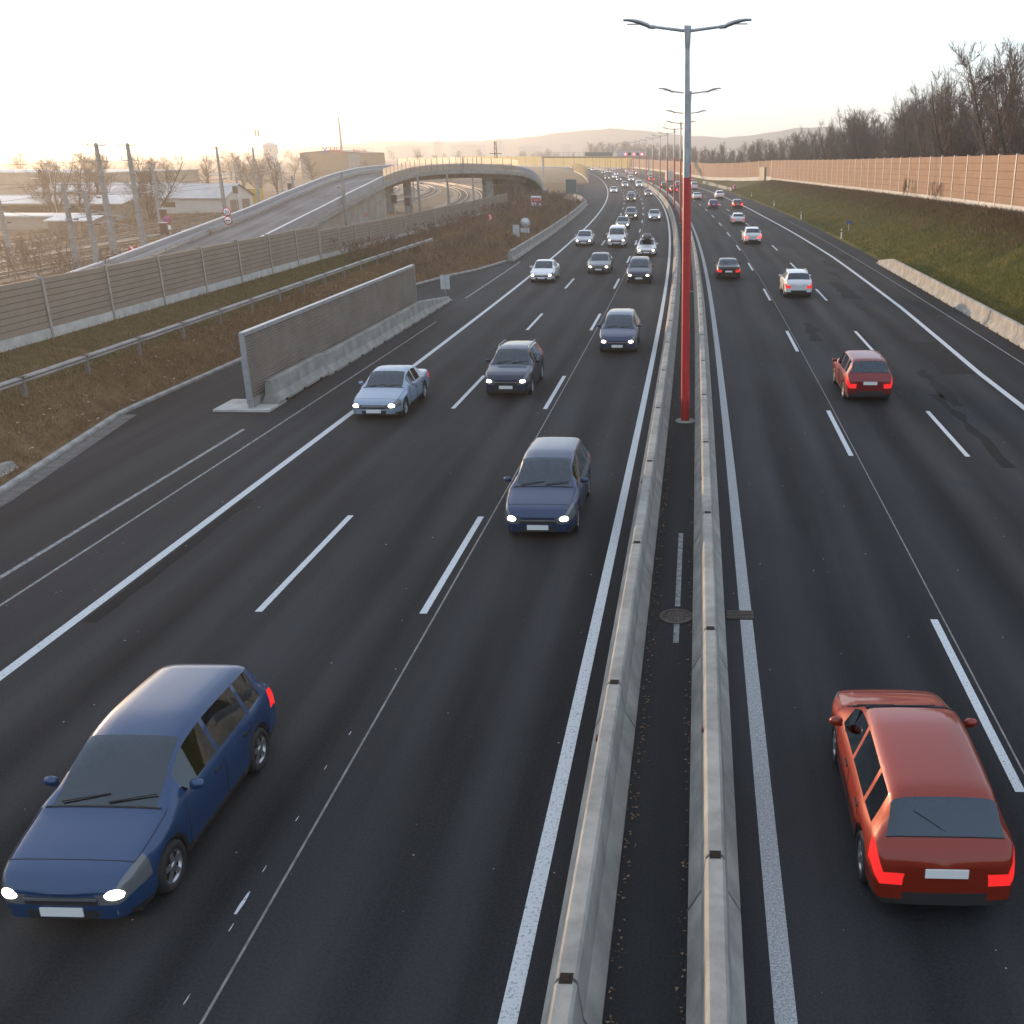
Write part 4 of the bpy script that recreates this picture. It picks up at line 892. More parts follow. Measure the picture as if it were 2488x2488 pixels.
for sg in (-1, 1):
    bstrip('edge_beam', [(sg * (W2 - .1), .14), (sg * (W2 + .25), .14), (sg * (W2 + .25), -.5), (sg * (W2 - .1), -.5)], M['concrete'])
    bstrip('parapet_sheet', [(sg * (W2 + .10), .2), (sg * (W2 + .15), .2), (sg * (W2 + .15), 1.0), (sg * (W2 + .10), 1.0)], mat('parapet_steel', (0.26, 0.29, 0.33), 0.45, .5, c2=(0.34, 0.37, 0.41), scale=.5))
    bstrip('top_rail', [(sg * (W2 + .06), 1.03), (sg * (W2 + .19), 1.03), (sg * (W2 + .19), 1.12), (sg * (W2 + .06), 1.12)], M['sign_white'])
    bstrip('guide_rail', [(sg * (W2 - .45), .45), (sg * (W2 - .38), .45), (sg * (W2 - .38), .72), (sg * (W2 - .45), .72)], mat('guide_steel', (0.38, 0.43, 0.48), .4, .6))
    pm = MB().box(-.05, .05, -.05, .05, 0, .7).mesh('rail_post', M['galv'])
    for i in range(1, len(BC), 2): link('rail_post', pm, br, (BC[i, 0] + BN[i, 0] * sg * (W2 - .35) - boff.x, BC[i, 1] + BN[i, 1] * sg * (W2 - .35) - boff.y, BC[i, 2]))
    bstrip('girder', [(sg * (W2 - 1.4), -.48), (sg * (W2 - .75), -.48), (sg * (W2 - .85), -1.25), (sg * (W2 - 1.4), -1.25)], mat('girder_shade_brown', (0.16, 0.10, 0.065), .8, c2=(.22, .15, .10), scale=.6), 26, 58)  # brown carries the shade below the overhanging deck edge, painted into the girder
# glazed screens on the span: posts and panes
gl = bpy.data.materials.new('screen_pane'); gl.use_nodes = True; n = gl.node_tree; p_ = n.nodes['Principled BSDF']; p_.inputs['Base Color'].default_value = (.75, .62, .48, 1); p_.inputs['Roughness'].default_value = .25
tp = n.nodes.new('ShaderNodeBsdfTransparent'); tl = n.nodes.new('ShaderNodeBsdfTranslucent'); tl.inputs[0].default_value = (1, .80, .58, 1); m1 = n.nodes.new('ShaderNodeMixShader'); m1.inputs[0].default_value = .6; m2 = n.nodes.new('ShaderNodeMixShader'); m2.inputs[0].default_value = .45
n.links.new(p_.outputs[0], m1.inputs[1]); n.links.new(tl.outputs[0], m1.inputs[2]); n.links.new(m1.outputs[0], m2.inputs[1]); n.links.new(tp.outputs[0], m2.inputs[2]); n.links.new(m2.outputs[0], n.nodes['Material Output'].inputs[0])
for sg in (1, -1):
    for i in range(28 if sg > 0 else 40, 54):
        a = BC[i]; b = BC[i + 1]; na = BN[i]; nb = BN[i + 1]; o = W2 + .22
        V = [(a[0] + na[0] * o * sg, a[1] + na[1] * o * sg, a[2] + .15), (b[0] + nb[0] * o * sg, b[1] + nb[1] * o * sg, b[2] + .15), (b[0] + nb[0] * o * sg, b[1] + nb[1] * o * sg, b[2] + 2.05), (a[0] + na[0] * o * sg, a[1] + na[1] * o * sg, a[2] + 2.05)]
        MB().add([Vector(v) - boff for v in V], [(0, 1, 2, 3)]).build('screen_pane', gl, br)
        MB().box(V[0][0] - .05 - boff.x, V[0][0] + .05 - boff.x, V[0][1] - .05 - boff.y, V[0][1] + .05 - boff.y, a[2] - .3, a[2] + 2.12).build('screen_post', M['post'], br)
# retaining wall of the ramp and piers
q = MB(); i0, i1 = 6, 31
V = []
for i in range(i0, i1):
    for o in (-3.1, 3.1):
        x, y = BC[i, 0] + BN[i, 0] * o - boff.x, BC[i, 1] + BN[i, 1] * o - boff.y; V += [(x, y, -.3), (x, y, BC[i, 2] - .44)]
F = []
for i in range(i1 - i0 - 1):
    a = i * 4; F += [(a, a + 1, a + 5, a + 4), (a + 2, a + 6, a + 7, a + 3)]
F += [(0, 2, 3, 1), ((i1 - i0 - 1) * 4, (i1 - i0 - 1) * 4 + 1, (i1 - i0 - 1) * 4 + 3, (i1 - i0 - 1) * 4 + 2)]
me = fix_normals(q.add(V, F).mesh('ramp_wall', mat('ramp_wall_concrete', (.25, .23, .19), .9, c2=(.36, .34, .29), scale=.5, detail=8))); rw_ = link('ramp_wall', me, br)
def at_bridge(i, o, z): return (BC[i, 0] + BN[i, 0] * o - boff.x, BC[i, 1] + BN[i, 1] * o - boff.y, z)
for i, txt, m, sz, z in ((28, 'SINE', 'sign_white', 1.5, 3.1), (25, 'BLK e', 'sign_red', .8, 1.1)):
    d = math.atan2(BT[i, 1], BT[i, 0]); lettering(txt, sz, M[m] if m != 'sign_white' else mat('graffiti_pale', (.5, .55, .5), .8), rw_, at_bridge(i, 3.13, z), (math.pi / 2, 0, d))
for i in (37, 51):
    for o in (-1.6, 1.6):
        x, y, _ = at_bridge(i, o, 0); q = MB(); q.box(x - .55, x + .55, y - .45, y + .45, -.3, BC[i, 2] - .47); q.build('pier', M['concrete'], br)
q = MB(); x, y, _ = at_bridge(56, 0, 0); q.box(x - 3.0, x + 2.6, y - .5, y + 7, -.2, 3.6); q.build('abutment', mat('abutment_shade_brown', (.15, .105, .075), .9, c2=(.2, .15, .11), scale=.5), br)  # wall under the deck end, its shade put into the brown colour

# ------------------------------------------------------------------ railway
def offset_path(P, d):
    P = np.array(P, float); T = np.gradient(P, axis=0); T /= np.linalg.norm(T, axis=1)[:, None]; return P + np.stack([-T[:, 1], T[:, 0]], 1) * d
base_r = catmull(np.array([(-32.5, 40), (-33, 70), (-34.5, 110), (-37.5, 155), (-42, 200), (-50, 245), (-64, 295), (-88, 355), (-125, 430)], float), 10)
base_l = catmull(np.array([(-53, 30), (-54, 65), (-56, 105), (-58, 145), (-58.5, 185), (-62, 235), (-75, 295), (-100, 360), (-138, 435)], float), 10)
def sheet_between(name, A, B, z, m):
    V = [(p[0], p[1], z) for p in A] + [(p[0], p[1], z) for p in B]; n = len(A)
    return MB().add(V, [(i + 1, i, n + i, n + i + 1) for i in range(n - 1)]).build(name, m)
tag(sheet_between('track_bed', offset_path(base_r, -2.2), offset_path(base_r, 7.0), -.10, M['ballast']), kind='structure')
tag(sheet_between('track_bed', offset_path(base_l, -2.5), offset_path(base_l, 22.0), -.11, M['ballast']), kind='structure')
tracks = [(base_r, 0, 'railway track nearest the left noise wall, passing under the bridge'), (base_r, 4.6, 'second railway track from the left noise wall, under the bridge'), (base_l, 0, 'railway track just left of the bridge ramp'), (base_l, 4.8, 'second railway track left of the bridge ramp'), (base_l, 9.6, 'third railway track left of the bridge ramp'), (base_l, 14.6, 'fourth railway track left of the bridge ramp'), (base_l, 19.4, 'outermost railway track beside the storage sheds')]
for base, d, lb_ in tracks:
    P = offset_path(base, d); root = empty('railway_track', (P[20][0], P[20][1], -.1)); tag(root, lb_, 'railway track', 'railway tracks beside the motorway')
    for g_ in (-.75, .75):
        Q = offset_path(P, g_); V = []
        for x, y in Q:
            V += [(x - .045, y, .02), (x - .045, y, .17), (x + .045, y, .17), (x + .045, y, .02)]
        F = [(i * 4 + j, i * 4 + (j + 1) % 4, i * 4 + 4 + (j + 1) % 4, i * 4 + 4 + j) for i in range(len(Q) - 1) for j in range(4)]
        me = fix_normals(MB().add([(a - P[20][0], b - P[20][1], c) for a, b, c in V], F).mesh('rail', M['rail'])); link('rail', me, root)
    q = MB(); seg = np.cumsum(np.r_[0, np.hypot(*np.diff(P, axis=0).T)])
    for t in np.arange(0, min(seg[-1], 260), .75):
        x, y = np.interp(t, seg, P[:, 0]), np.interp(t, seg, P[:, 1]); x2, y2 = np.interp(t + .3, seg, P[:, 0]), np.interp(t + .3, seg, P[:, 1])
        q.box(-1.25, 1.25, -.12, .12, 0, .07, 0, Matrix.Translation((x - P[20][0], y - P[20][1], 0)) @ Matrix.Rotation(math.atan2(y2 - y, x2 - x) - math.pi / 2, 4, 'Z'))
    tag(q.build('sleepers', M['sleeper'], root), kind='stuff')

# concrete catenary masts
def mast(x, y, h, label, arm=1, arms2=False, lamp=False):
    t = empty('catenary_mast', (x, y, -.15)); tag(t, label, 'mast', 'concrete railway masts')
    b, a = .12 + h * .012, .12
    q = MB()
    V = [(sx * w_, sy * w_, z) for z, w_ in ((0, b), (h * .55, (a + b) * .5), (h * .56, (a + b) * .46), (h, a)) for sx, sy in ((-1, -1), (1, -1), (1, 1), (-1, 1))]
    F = [(k * 4 + j, k * 4 + (j + 1) % 4, k * 4 + 4 + (j + 1) % 4, k * 4 + 4 + j) for k in range(3) for j in range(4)]
    q.add(V, F); q.add([(-a * 1.1, -a * 1.1, h), (a * 1.1, -a * 1.1, h), (a * 1.1, a * 1.1, h), (-a * 1.1, a * 1.1, h), (0, 0, h + .18)], [(0, 1, 4), (1, 2, 4), (2, 3, 4), (3, 0, 4)])
    q.build('pole', M['concrete'], t)
    q = MB()
    if arms2:
        for z in (h - .12, h - 1.4):
            q.box(-.75, .75, -.04, .04, z, z + .08)
            for x_ in (-.72, .72): q.box(x_ - .03, x_ + .03, -.03, .03, z, z + .45)
    for z in (h * .42, h * .62, h * .75): q.box(-b * 1.05, b * 1.05, -b * 1.05, b * 1.05, z, z + .05)
    q.build('crossarm', M['post'], t)
    za = min(h * .62, 5.6)
    q = MB(); q.path([(arm * .2, 0, za), (arm * 2.9, 0, za + .55)], .03); q.path([(arm * .2, 0, za + 1.0), (arm * 2.9, 0, za + .55)], .025); q.path([(arm * 1.3, 0, za + .2), (arm * 3.3, 0, za - .1)], .022); q.build('bracket', M['galv'], t)
    q = MB()
    for z, z2 in ((za, .11), (za + 1.0, -.09)): q.lathe([(.03, 0), (.075, .05), (.04, .1), (.075, .15), (.04, .2), (.075, .25), (.04, .3), (.075, .35), (.03, .4)], 8, 0, Matrix.Translation((arm * .35, 0, z + z2 * .3)) @ Matrix.Rotation(arm * math.pi / 2, 4, 'Y'))
    q.build('insulator', M['insul'], t)
    if lamp:
        for sx in (-1, 1): MB().box(min(sx * .35, sx * 1.5), max(sx * .35, sx * 1.5), -.14, .14, h * .62, h * .62 + .14).build('floodlight', M['sign_white'], t)
    return t
ML = [(-49.5, 81.8, 6.85, 1, 0, 0), (-47.3, 80.8, 6.35, 1, 0, 0), (-50.3, 88.8, 9.85, -1, 1, 0), (-52.0, 96.9, 9.9, 1, 1, 0), (-62.2, 120.4, 8.0, 1, 0, 0), (-70.1, 154.8, 9.95, 1, 1, 1), (-77.6, 185.3, 10.0, 1, 1, 0), (-83.4, 190.5, 7.5, 1, 1, 0), (-88.0, 222.6, 7.1, 1, 1, 0), (-62.8, 93.7, 5.2, 1, 0, 0), (-52.9, 137.5, 6.3, -1, 0, 0), (-43.2, 128, 6.9, -1, 0, 0), (-42.6, 160, 6.2, 1, 0, 0), (-41.0, 172, 6.6, 1, 0, 0), (-47.5, 235.5, 5.2, 1, 0, 0), (-64.5, 92, 7.0, 1, 0, 0), (-55.5, 205, 5.6, 1, 0, 0), (-44.6, 208, 6.0, 1, 0, 0)]
MLAB = ['stout concrete railway mast with a pointed cap, nearest pair at left', 'slimmer concrete railway mast right of the nearest stout one', 'tall tapering railway mast with two crossarms, leftmost of the tall pair', 'tall tapering railway mast in front of the bare tree at left', 'thin concrete railway mast half hidden by the bare tree', 'railway mast carrying two white floodlights near the garage', 'tall thin railway mast left of the radio tower', 'short far railway mast beside the yellow container', 'far railway mast behind the upper part of the ramp', 'short railway mast at the left picture edge with a long bracket', 'railway mast standing behind the ramp roadway', 'railway mast in front of the ramp retaining wall', 'slim railway mast before the bridge pier', 'railway mast under the middle of the bridge span', 'far railway mast seen under the right end of the bridge', 'leftmost concrete railway mast, cut by the picture edge', 'far railway mast under the bridge, left of the curving rails', 'far railway mast under the bridge beside the curving rails']
for (x, y, h, arm, a2, lp), lb_ in zip(ML, MLAB): mast(x, y, h, lb_, arm, a2, lp)
# wires along the tracks
def wire(pts, label, r=.018):
    P = []
    for (a, b) in zip(pts[:-1], pts[1:]):
        a, b = Vector(a), Vector(b)
        for i in range(8):
            t = i / 8; p = a.lerp(b, t); p.z -= .5 * 4 * t * (1 - t) * (b - a).length / 60; P.append(tuple(p))
    P.append(tuple(pts[-1])); o = MB().path(P, r, 4).build('overhead_wire', M['ink']); tag(o, label, 'cable', 'overhead wires of the railway'); return o
wire([(-75, 40, 9.5), (-50.9, 88.8, 9.7), (-70.5, 154.8, 9.8), (-88, 222, 7)], 'topmost overhead wire strung between the tall railway masts')
wire([(-70, 45, 8.2), (-50.0, 88.8, 8.4), (-69.5, 154.8, 8.4), (-87.5, 222, 6.4)], 'second overhead wire below the topmost one on the tall masts')
for i, (dx, z) in enumerate(((0, 5.6), (4.8, 5.6), (9.6, 5.6), (0, 6.5), (4.8, 6.5))):
    P = offset_path(base_l, dx); wire([(P[k][0], P[k][1], z) for k in (4, 16, 30, 44, 56)], 'contact wire over the %s left-hand track, %s strand' % (['first', 'second', 'third', 'first', 'second'][i], ['lower', 'lower', 'only', 'upper', 'upper'][i]), .016)

# ------------------------------------------------------------------ buildings at left
def shed(name, label, x0, x1, y0, y1, h, ridge, wm, rm, axis='x', over=.3, openings=(), cat='building'):
    t = empty(name, ((x0 + x1) / 2, (y0 + y1) / 2, -.16)); tag(t, label, cat); hx, hy = (x1 - x0) / 2, (y1 - y0) / 2
    q = MB(); q.box(-hx, hx, -hy, hy, 0, h)
    if ridge > 0:
        if axis == 'x': q.add([(-hx, -hy, h), (-hx, hy, h), (-hx, 0, h + ridge)], [(0, 2, 1)]); q.add([(hx, -hy, h), (hx, hy, h), (hx, 0, h + ridge)], [(0, 1, 2)])
        else: q.add([(-hx, -hy, h), (hx, -hy, h), (0, -hy, h + ridge)], [(0, 1, 2)]); q.add([(-hx, hy, h), (hx, hy, h), (0, hy, h + ridge)], [(0, 2, 1)])
    q.build('wall', wm, t)
    q = MB(); e = .06
    if ridge > 0:
        if axis == 'x':
            for sg in (-1, 1): q.add([(-hx - over, sg * (hy + over), h - .05 + e), (hx + over, sg * (hy + over), h - .05 + e), (hx + over, 0, h + ridge + e), (-hx - over, 0, h + ridge + e), (-hx - over, sg * (hy + over), h - .17 + e), (hx + over, sg * (hy + over), h - .17 + e)], [(0, 1, 2, 3) if sg < 0 else (3, 2, 1, 0), (0, 4, 5, 1)])
        else:
            for sg in (-1, 1): q.add([(sg * (hx + over), -hy - over, h - .05 + e), (sg * (hx + over), hy + over, h - .05 + e), (0, hy + over, h + ridge + e), (0, -hy - over, h + ridge + e)], [(3, 2, 1, 0) if sg < 0 else (0, 1, 2, 3)])
    else: q.box(-hx - over, hx + over, -hy - over, hy + over, h + .01, h + .22)
    q.build('roof', rm, t)
    for nm, face, a0, a1, z0, z1, m in openings:
        if face == 'f': MB().box(a0 - (x0 + x1) / 2, a1 - (x0 + x1) / 2, -hy - .04, -hy + .05, z0, z1).build(nm, m, t)
        else: MB().box(hx - .05, hx + .04, a0 - (y0 + y1) / 2, a1 - (y0 + y1) / 2, z0, z1).build(nm, m, t)
    return t
wall_b = mat('beige_cladding', (.30, .25, .20), .8, c2=(.36, .30, .245), scale=.2)
roof_w = mat('pale_sheet_roof', (.46, .46, .46), .5, .2, c2=(.58, .57, .56), scale=.5)
roof_g = mat('grey_sheet_roof', (.30, .31, .32), .6, c2=(.40, .41, .41), scale=.8)
brick = mat('brown_render', (.24, .17, .12), .85, c2=(.30, .22, .16), scale=.4)
wt = shed('warehouse', 'long beige windowless warehouse at the left edge behind the railway', -190, -113.5, 200, 240, 5.5, 0, wall_b, roof_g, openings=[('loading_door', 'f', -128, -117, .2, 2.6, roof_w)] )
for i in range(9):
    x = -70 + 38 + i * 7.6 - 38
    MB().box(i * 8.2 - 36, i * 8.2 - 31, -18, -14, 5.73, 6.15).build('rooflight', M['sign_white'], wt)
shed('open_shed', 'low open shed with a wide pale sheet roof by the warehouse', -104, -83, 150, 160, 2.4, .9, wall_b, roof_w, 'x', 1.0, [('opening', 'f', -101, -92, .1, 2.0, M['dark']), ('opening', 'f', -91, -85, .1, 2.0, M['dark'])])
shed('storage_shed', 'small flat white-roofed shed in front of the open shed', -92, -80, 132, 138, 1.5, .0, wall_b, roof_w)
shed('storage_shed', 'dark low shed with a pale tarpaulin roof beside the tracks', -79, -73.5, 126, 131, 1.5, .4, brick, roof_w)
shed('garage', 'gabled garage with a pale grey sheet roof and an open brown gate', -95, -76, 168, 179, 2.4, 2.0, mat('pale_render', (.5, .47, .42), .85, c2=(.58, .55, .5), scale=.4), roof_g, 'x', .4, [('gate', 's', 170, 173, .1, 2.0, brick), ('gate', 's', 174.5, 177.5, .1, 2.0, brick), ('window', 'f', -93, -91, 1, 1.8, M['glass']), ('window', 'f', -86, -84, 1, 1.8, M['glass'])])
shed('storage_shed', 'white-roofed shed half hidden by bare trees behind the garage', -120, -96, 190, 199, 2.6, 1.4, brick, roof_w)
shed('container', 'yellow shipping container beyond the garage', -90, -84, 200, 203, 2.6, 0, mat('yellow_paint', (.50, .30, .03), .6), mat('yellow_roof', (.45, .30, .06), .6), over=.02, cat='container')
st = shed('store', 'brown retail store with a shallow green-edged roof and blue and red sign letters', -150, -127, 400, 430, 9.2, .9, mat('store_brown', (.25, .165, .095), .8, c2=(.29, .195, .115), scale=.15), mat('store_roof', (.16, .19, .13), .7), 'y', .5, [('column', 'f', -149.5, -147.5, 0, 9, M['concrete']), ('panel_strip', 'f', -132, -127.1, 0, 9, M['concrete'])])
lettering('X', 3.2, mat('store_blue', (.06, .10, .55), .5), st, (-1.8, -15.2, 10.0), (math.pi / 2, 0, 0)); lettering('HH', 3.2, mat('store_red', (.75, .05, .04), .5), st, (2.2, -15.2, 10.0), (math.pi / 2, 0, 0))  # store letters in stronger blue and red than the road signs
lettering('BAUM', 2.4, M['sign_red'], st, (10.2, -12, 9.6), (math.pi / 2, 0, R(60)))
wtw = empty('water_tower', (-256, 637, -.16)); tag(wtw, 'small pale water tower with a pyramid roof on the left skyline', 'tower')
MB().box(-2.6, 2.6, -2.6, 2.6, 0, 8.5).box(-3.2, 3.2, -3.2, 3.2, 8.5, 13.5).build('tower_body', M['plinth'], wtw)
MB().add([(-3.8, -3.8, 13.5), (3.8, -3.8, 13.5), (3.8, 3.8, 13.5), (-3.8, 3.8, 13.5), (0, 0, 15.6)], [(0, 1, 4), (1, 2, 4), (2, 3, 4), (3, 0, 4)]).build('roof', roof_g, wtw)
win = MB().box(-.4, .4, -3.24, -3.2, 10, 11.4).mesh('window', M['glass'])
for x in (-1.2, 1.2): link('window', win, wtw, (x, 0, 0))
rm_ = empty('radio_mast', (-263, 637, -.16)); tag(rm_, 'slim lattice radio mast with aerial drums on the left skyline', 'mast')
q = MB()
for sx, sy in ((-1, -1), (1, -1), (0, 1)): q.tube((sx * 1.2, sy * 1.2, 0), (sx * .35, sy * .35, 20), .14, .1, 5)
for k in range(14): z = 20 * k / 14; w_ = 1.2 - .85 * k / 14; w3 = 1.2 - .85 * (k + 1) / 14; q.tube((-w_, -w_, z), (w3, -w3, z + 1.43), .06, .06, 4); q.tube((w_, -w_, z), (0, w3, z + 1.43), .06, .06, 4)
q.tube((0, 0, 20), (0, 0, 29), .12, .06, 5); q.build('lattice', M['post'], rm_)
for x in (-.9, .9): MB().box(x - .4, x + .4, -.5, .3, 18.5, 22).build('aerial', M['insul'], rm_)
ch = empty('chimney_mast', (-213.8, 638, -.16)); tag(ch, 'thin tall brown pole rising above the brown store', 'pole'); MB().tube((0, 0, 0), (0, 0, 29), .9, .45, 10).build('shaft', mat('pole_brown', (.28, .16, .10), .7), ch)
# far city blocks on the skyline
tw = mat('far_block', (.34, .32, .30), .9)
for i, (x, y, w_, d_, h, lb_) in enumerate(((-560, 1700, 75, 30, 33, 'leftmost pale slab block on the hazy skyline'), (-480, 1750, 60, 30, 35, 'second pale slab block on the hazy skyline'), (-415, 1700, 12, 12, 46, 'thin pale tower on the hazy skyline'), (-390, 1800, 55, 30, 40, 'broad pale slab block left of the two narrow towers'), (-330, 1750, 14, 14, 50, 'left one of two narrow far towers above the bridge'), (-280, 1780, 40, 30, 36, 'low pale slab block above the bridge'), (-225, 1800, 14, 14, 44, 'right one of two narrow far towers above the bridge'), (-190, 1850, 30, 20, 30, 'small pale block at the right of the far skyline'))):
    t = empty('tower_block', (x, y, -.16)); t.scale = (1, 1, .56); tag(t, lb_, 'building', 'far blocks on the skyline'); MB().box(-w_ / 2, w_ / 2, -d_ / 2, d_ / 2, 0, h).build('wall', tw, t); MB().box(-w_ * .2, w_ * .2, -d_ / 4, d_ / 4, h, h + 4).build('roof_house', tw, t)
    q = MB()
    for k in range(int(h / 3.2)): q.box(-w_ * .46, w_ * .46, -d_ / 2 - .06, -d_ / 2, 1.6 + k * 3.2, 3.0 + k * 3.2)
    q.build('window_band', M['glass'], t)

# ------------------------------------------------------------------ gantry and signs
gt = empty('sign_gantry', fr(400, -18)); y0 = 417.0; tag(gt, 'overhead gantry with lit red speed signs across the far carriageway', 'gantry'); go = Vector(gt.location)
def gb_(name, x0, x1, z0, z1, m, dy=0.0, th=.3, p=None): 
    q = MB(); q.box(x0 - go.x, x1 - go.x, y0 - go.y + dy - th / 2, y0 - go.y + dy + th / 2, z0, z1); return q.build(name, m, p or gt)
for x in (-61.6, -20.6): gb_('column', x - .28, x + .28, -.1, 7.2, M['galv'], th=.5)
gb_('beam', -61.9, -20.3, 7.15, 7.75, mat('gantry_brown', (.30, .17, .09), .6, c2=(.34, .2, .11), scale=.4), th=.9)
for x in np.arange(-61.6, -45, 2.0): gb_('railing_post', x - .06, x + .06, 7.76, 9.1, M['post'], th=.1)
gb_('handrail', -61.7, -45.0, 9.1, 9.2, M['post'], th=.12); gb_('handrail', -61.7, -45.0, 8.4, 8.47, M['post'], th=.1)
gb_('sign_panel', -45.2, -34.6, 7.85, 9.25, M['sign_green'], dy=-.3, th=.12); gb_('sign_housing', -32.8, -21.6, 7.65, 9.6, mat('housing_grey', (.36, .40, .44), .5), dy=-.1, th=.6)
for i, (xc, on) in enumerate(((-29.6, 1), (-28.0, 0), (-26.4, 1), (-24.8, 0), (-23.9 + 0.7, 1), (-31.4, 2))):
    if on == 2: continue
    f = gb_('display', xc - .52, xc + .52, 8.05, 9.15, M['dark'], dy=-.44, th=.08)
    if on:
        q = MB(); q.lathe([(.34, -.02), (.50, -.02), (.50, .02), (.34, .02)], 24, 0, Matrix.Translation((xc - go.x, y0 - go.y - .52, 8.55)) @ Matrix.Rotation(math.pi / 2, 4, 'X')); q.build('lit_ring', M['led'], f)
        lettering('80', .52, M['led_white'], f, (xc - go.x, y0 - go.y - .52, 8.55), (math.pi / 2, 0, 0))
def sign_post(name, label, x, y, z, h, rz=0.0, cat='sign'):
    t = empty(name, (x, y, z), rz); tag(t, label, cat); MB().tube((0, .03, -.2), (0, .03, h), .035, .035, 8).build('post', M['galv'], t); return t
def disc(r, m, parent, z, y=0.0, name='disc'):
    q = MB(); q.lathe([(0, -.012), (r, -.012), (r, .012), (0, .012)], 28, 0, Matrix.Translation((0, y, z)) @ Matrix.Rotation(math.pi / 2, 4, 'X')); return q.build(name, m, parent)
# back of the round sign on the left slope
t = sign_post('road_sign', 'round sign seen from behind with pale plates below, on the left slope', -18.9, 113.3, .4, 1.9, R(-2)); disc(.52, M['sign_back'], t, 1.55, -.02); MB().box(-.55, .12, -.01, .01, .55, 1.0).build('plate', M['sign_back'], t); MB().box(.18, .42, -.01, .01, .5, 1.05).build('plate', M['sign_back'], t)
t = sign_post('marker_board', 'upright pale marker board leaning beside the round sign', -19.75, 112.3, .3, 1.5, R(-3)); MB().box(-.34, -.02, -.02, 0, .15, 1.5).build('plate', M['sign_back'], t); MB().box(.02, .34, -.02, 0, .15, 1.5).build('plate', M['sign_back'], t)
t = empty('direction_sign', (-23.1, 189, .6)); tag(t, 'large dark green sign panel seen from behind on two posts at left', 'sign'); MB().box(-.95, .95, -.05, .05, 1.6, 4.0).build('panel', M['sign_green'], t)
for x in (-.6, .6): MB().tube((x, .1, -.6), (x, .1, 3.8), .06).build('post', M['galv'], t)
t = empty('billboard', (-24.2, 155.5, 1.45), R(-8)); tag(t, 'small white billboard with a red lettered band on the left slope', 'billboard'); MB().box(-.75, .75, -.04, .04, .3, 1.65).build('panel', M['sign_white'], t); MB().box(-.7, .7, -.05, -.042, .72, 1.3).build('band', M['sign_red'], t); lettering('MIETEN', .36, M['sign_white'], t, (0, -.06, 1.0), (math.pi / 2, 0, 0))
MB().box(-.7, .7, -.05, -.042, 1.32, 1.42).build('band', M['ink'], t)
for x in (-.6, .6): MB().tube((x, .06, -.4), (x, .06, 1.5), .04).build('post', M['galv'], t)
t = sign_post('speed_sign', 'round red-rimmed 30 sign above a no-overtaking sign by the ramp', -45.8, 101.5, .9, 3.2); 
for z, txt in ((2.75, '30'), (1.95, None)):
    disc(.42, M['sign_red'], t, z, -.02); f = disc(.32, M['sign_white'], t, z, -.035, 'face')
    if txt: lettering(txt, .42, M['ink'], t, (0, -.055, z), (math.pi / 2, 0, 0))
    else:
        for x, m in ((-.12, 'ink'), (.12, 'ink')): MB().box(x - .09, x + .09, -.056, -.048, z - .06, z + .07).build('car_symbol', M[m], t)
t = sign_post('no_stopping_sign', 'round blue no-stopping sign with a white plate between the tracks', -56.4, 110.6, -.1, 2.9); disc(.42, M['sign_red'], t, 2.45, -.02); disc(.34, M['sign_blue'], t, 2.45, -.035, 'face'); MB().box(-.3, .3, -.052, -.047, 1.4, 1.9).build('plate', M['sign_white'], t)
for a in (R(45), R(-45)): MB().box(-.33, .33, -.056, -.05, -.04, .04, 0, Matrix.Translation((0, 0, 2.45)) @ Matrix.Rotation(a, 4, 'Y')).build('cross_bar', M['sign_red'], t)
def chevron(label, x, y, z, sc_, rz, flip):
    t = empty('chevron_sign', (x, y, z), rz); tag(t, label, 'sign'); MB().box(-.4 * sc_, .4 * sc_, -.02, .02, .3, .3 + sc_ * .9).build('panel', M['sign_red'], t)
    q = MB(); f = -1 if flip else 1
    for k in (0,): q.add([(f * -.25 * sc_, -.026, .3), (f * .0 * sc_, -.026, .3), (f * .28 * sc_, -.026, .3 + .45 * sc_), (f * .0 * sc_, -.026, .3 + .9 * sc_), (f * -.25 * sc_, -.026, .3 + .9 * sc_), (f * .03 * sc_, -.026, .3 + .45 * sc_)], [(0, 1, 2, 5), (5, 2, 3, 4)])
    q.build('arrow', M['sign_white'], t); MB().tube((0, .04, -.3), (0, .04, .3 + sc_ * .8), .03).build('post', M['galv'], t)
chevron('red and white chevron sign behind the left noise wall near the tracks', -49.9, 91.0, .1, 1.0, 0, False)
chevron('small white arrow sign among the bushes on the left slope', -23.6, 118, 1.6, .7, R(-10), False)
chevron('red and white chevron sign at the right roadside in the distance', 7.9, 268, .1, 1.3, 0, True)
for i, (x, y) in enumerate(((13.5, 151.7), (14.8, 117.1), (12.0, 187.2), (9.9, 227.5))):
    t = empty('delineator_post', (x + .6, y, .1)); tag(t, 'slim white delineator post at the right road edge, %s one from the camera' % ORD[[1, 0, 2, 3][i]], 'delineator', 'delineator posts at the right road edge'); MB().prism([(-.06, -.1), (.06, -.1), (.06, .95), (-.06, 1.05)], -.05, .05).build('post', M['sign_white'], t); MB().box(-.065, .065, -.052, .052, .7, .86).build('band', M['ink'], t)
t = sign_post('kilometre_sign', 'small blue kilometre plate on the right grass slope', 16.9, 122.5, .35, 1.3); MB().box(-.3, .3, -.02, 0, 1.0, 1.3).build('plate', M['sign_blue'], t)
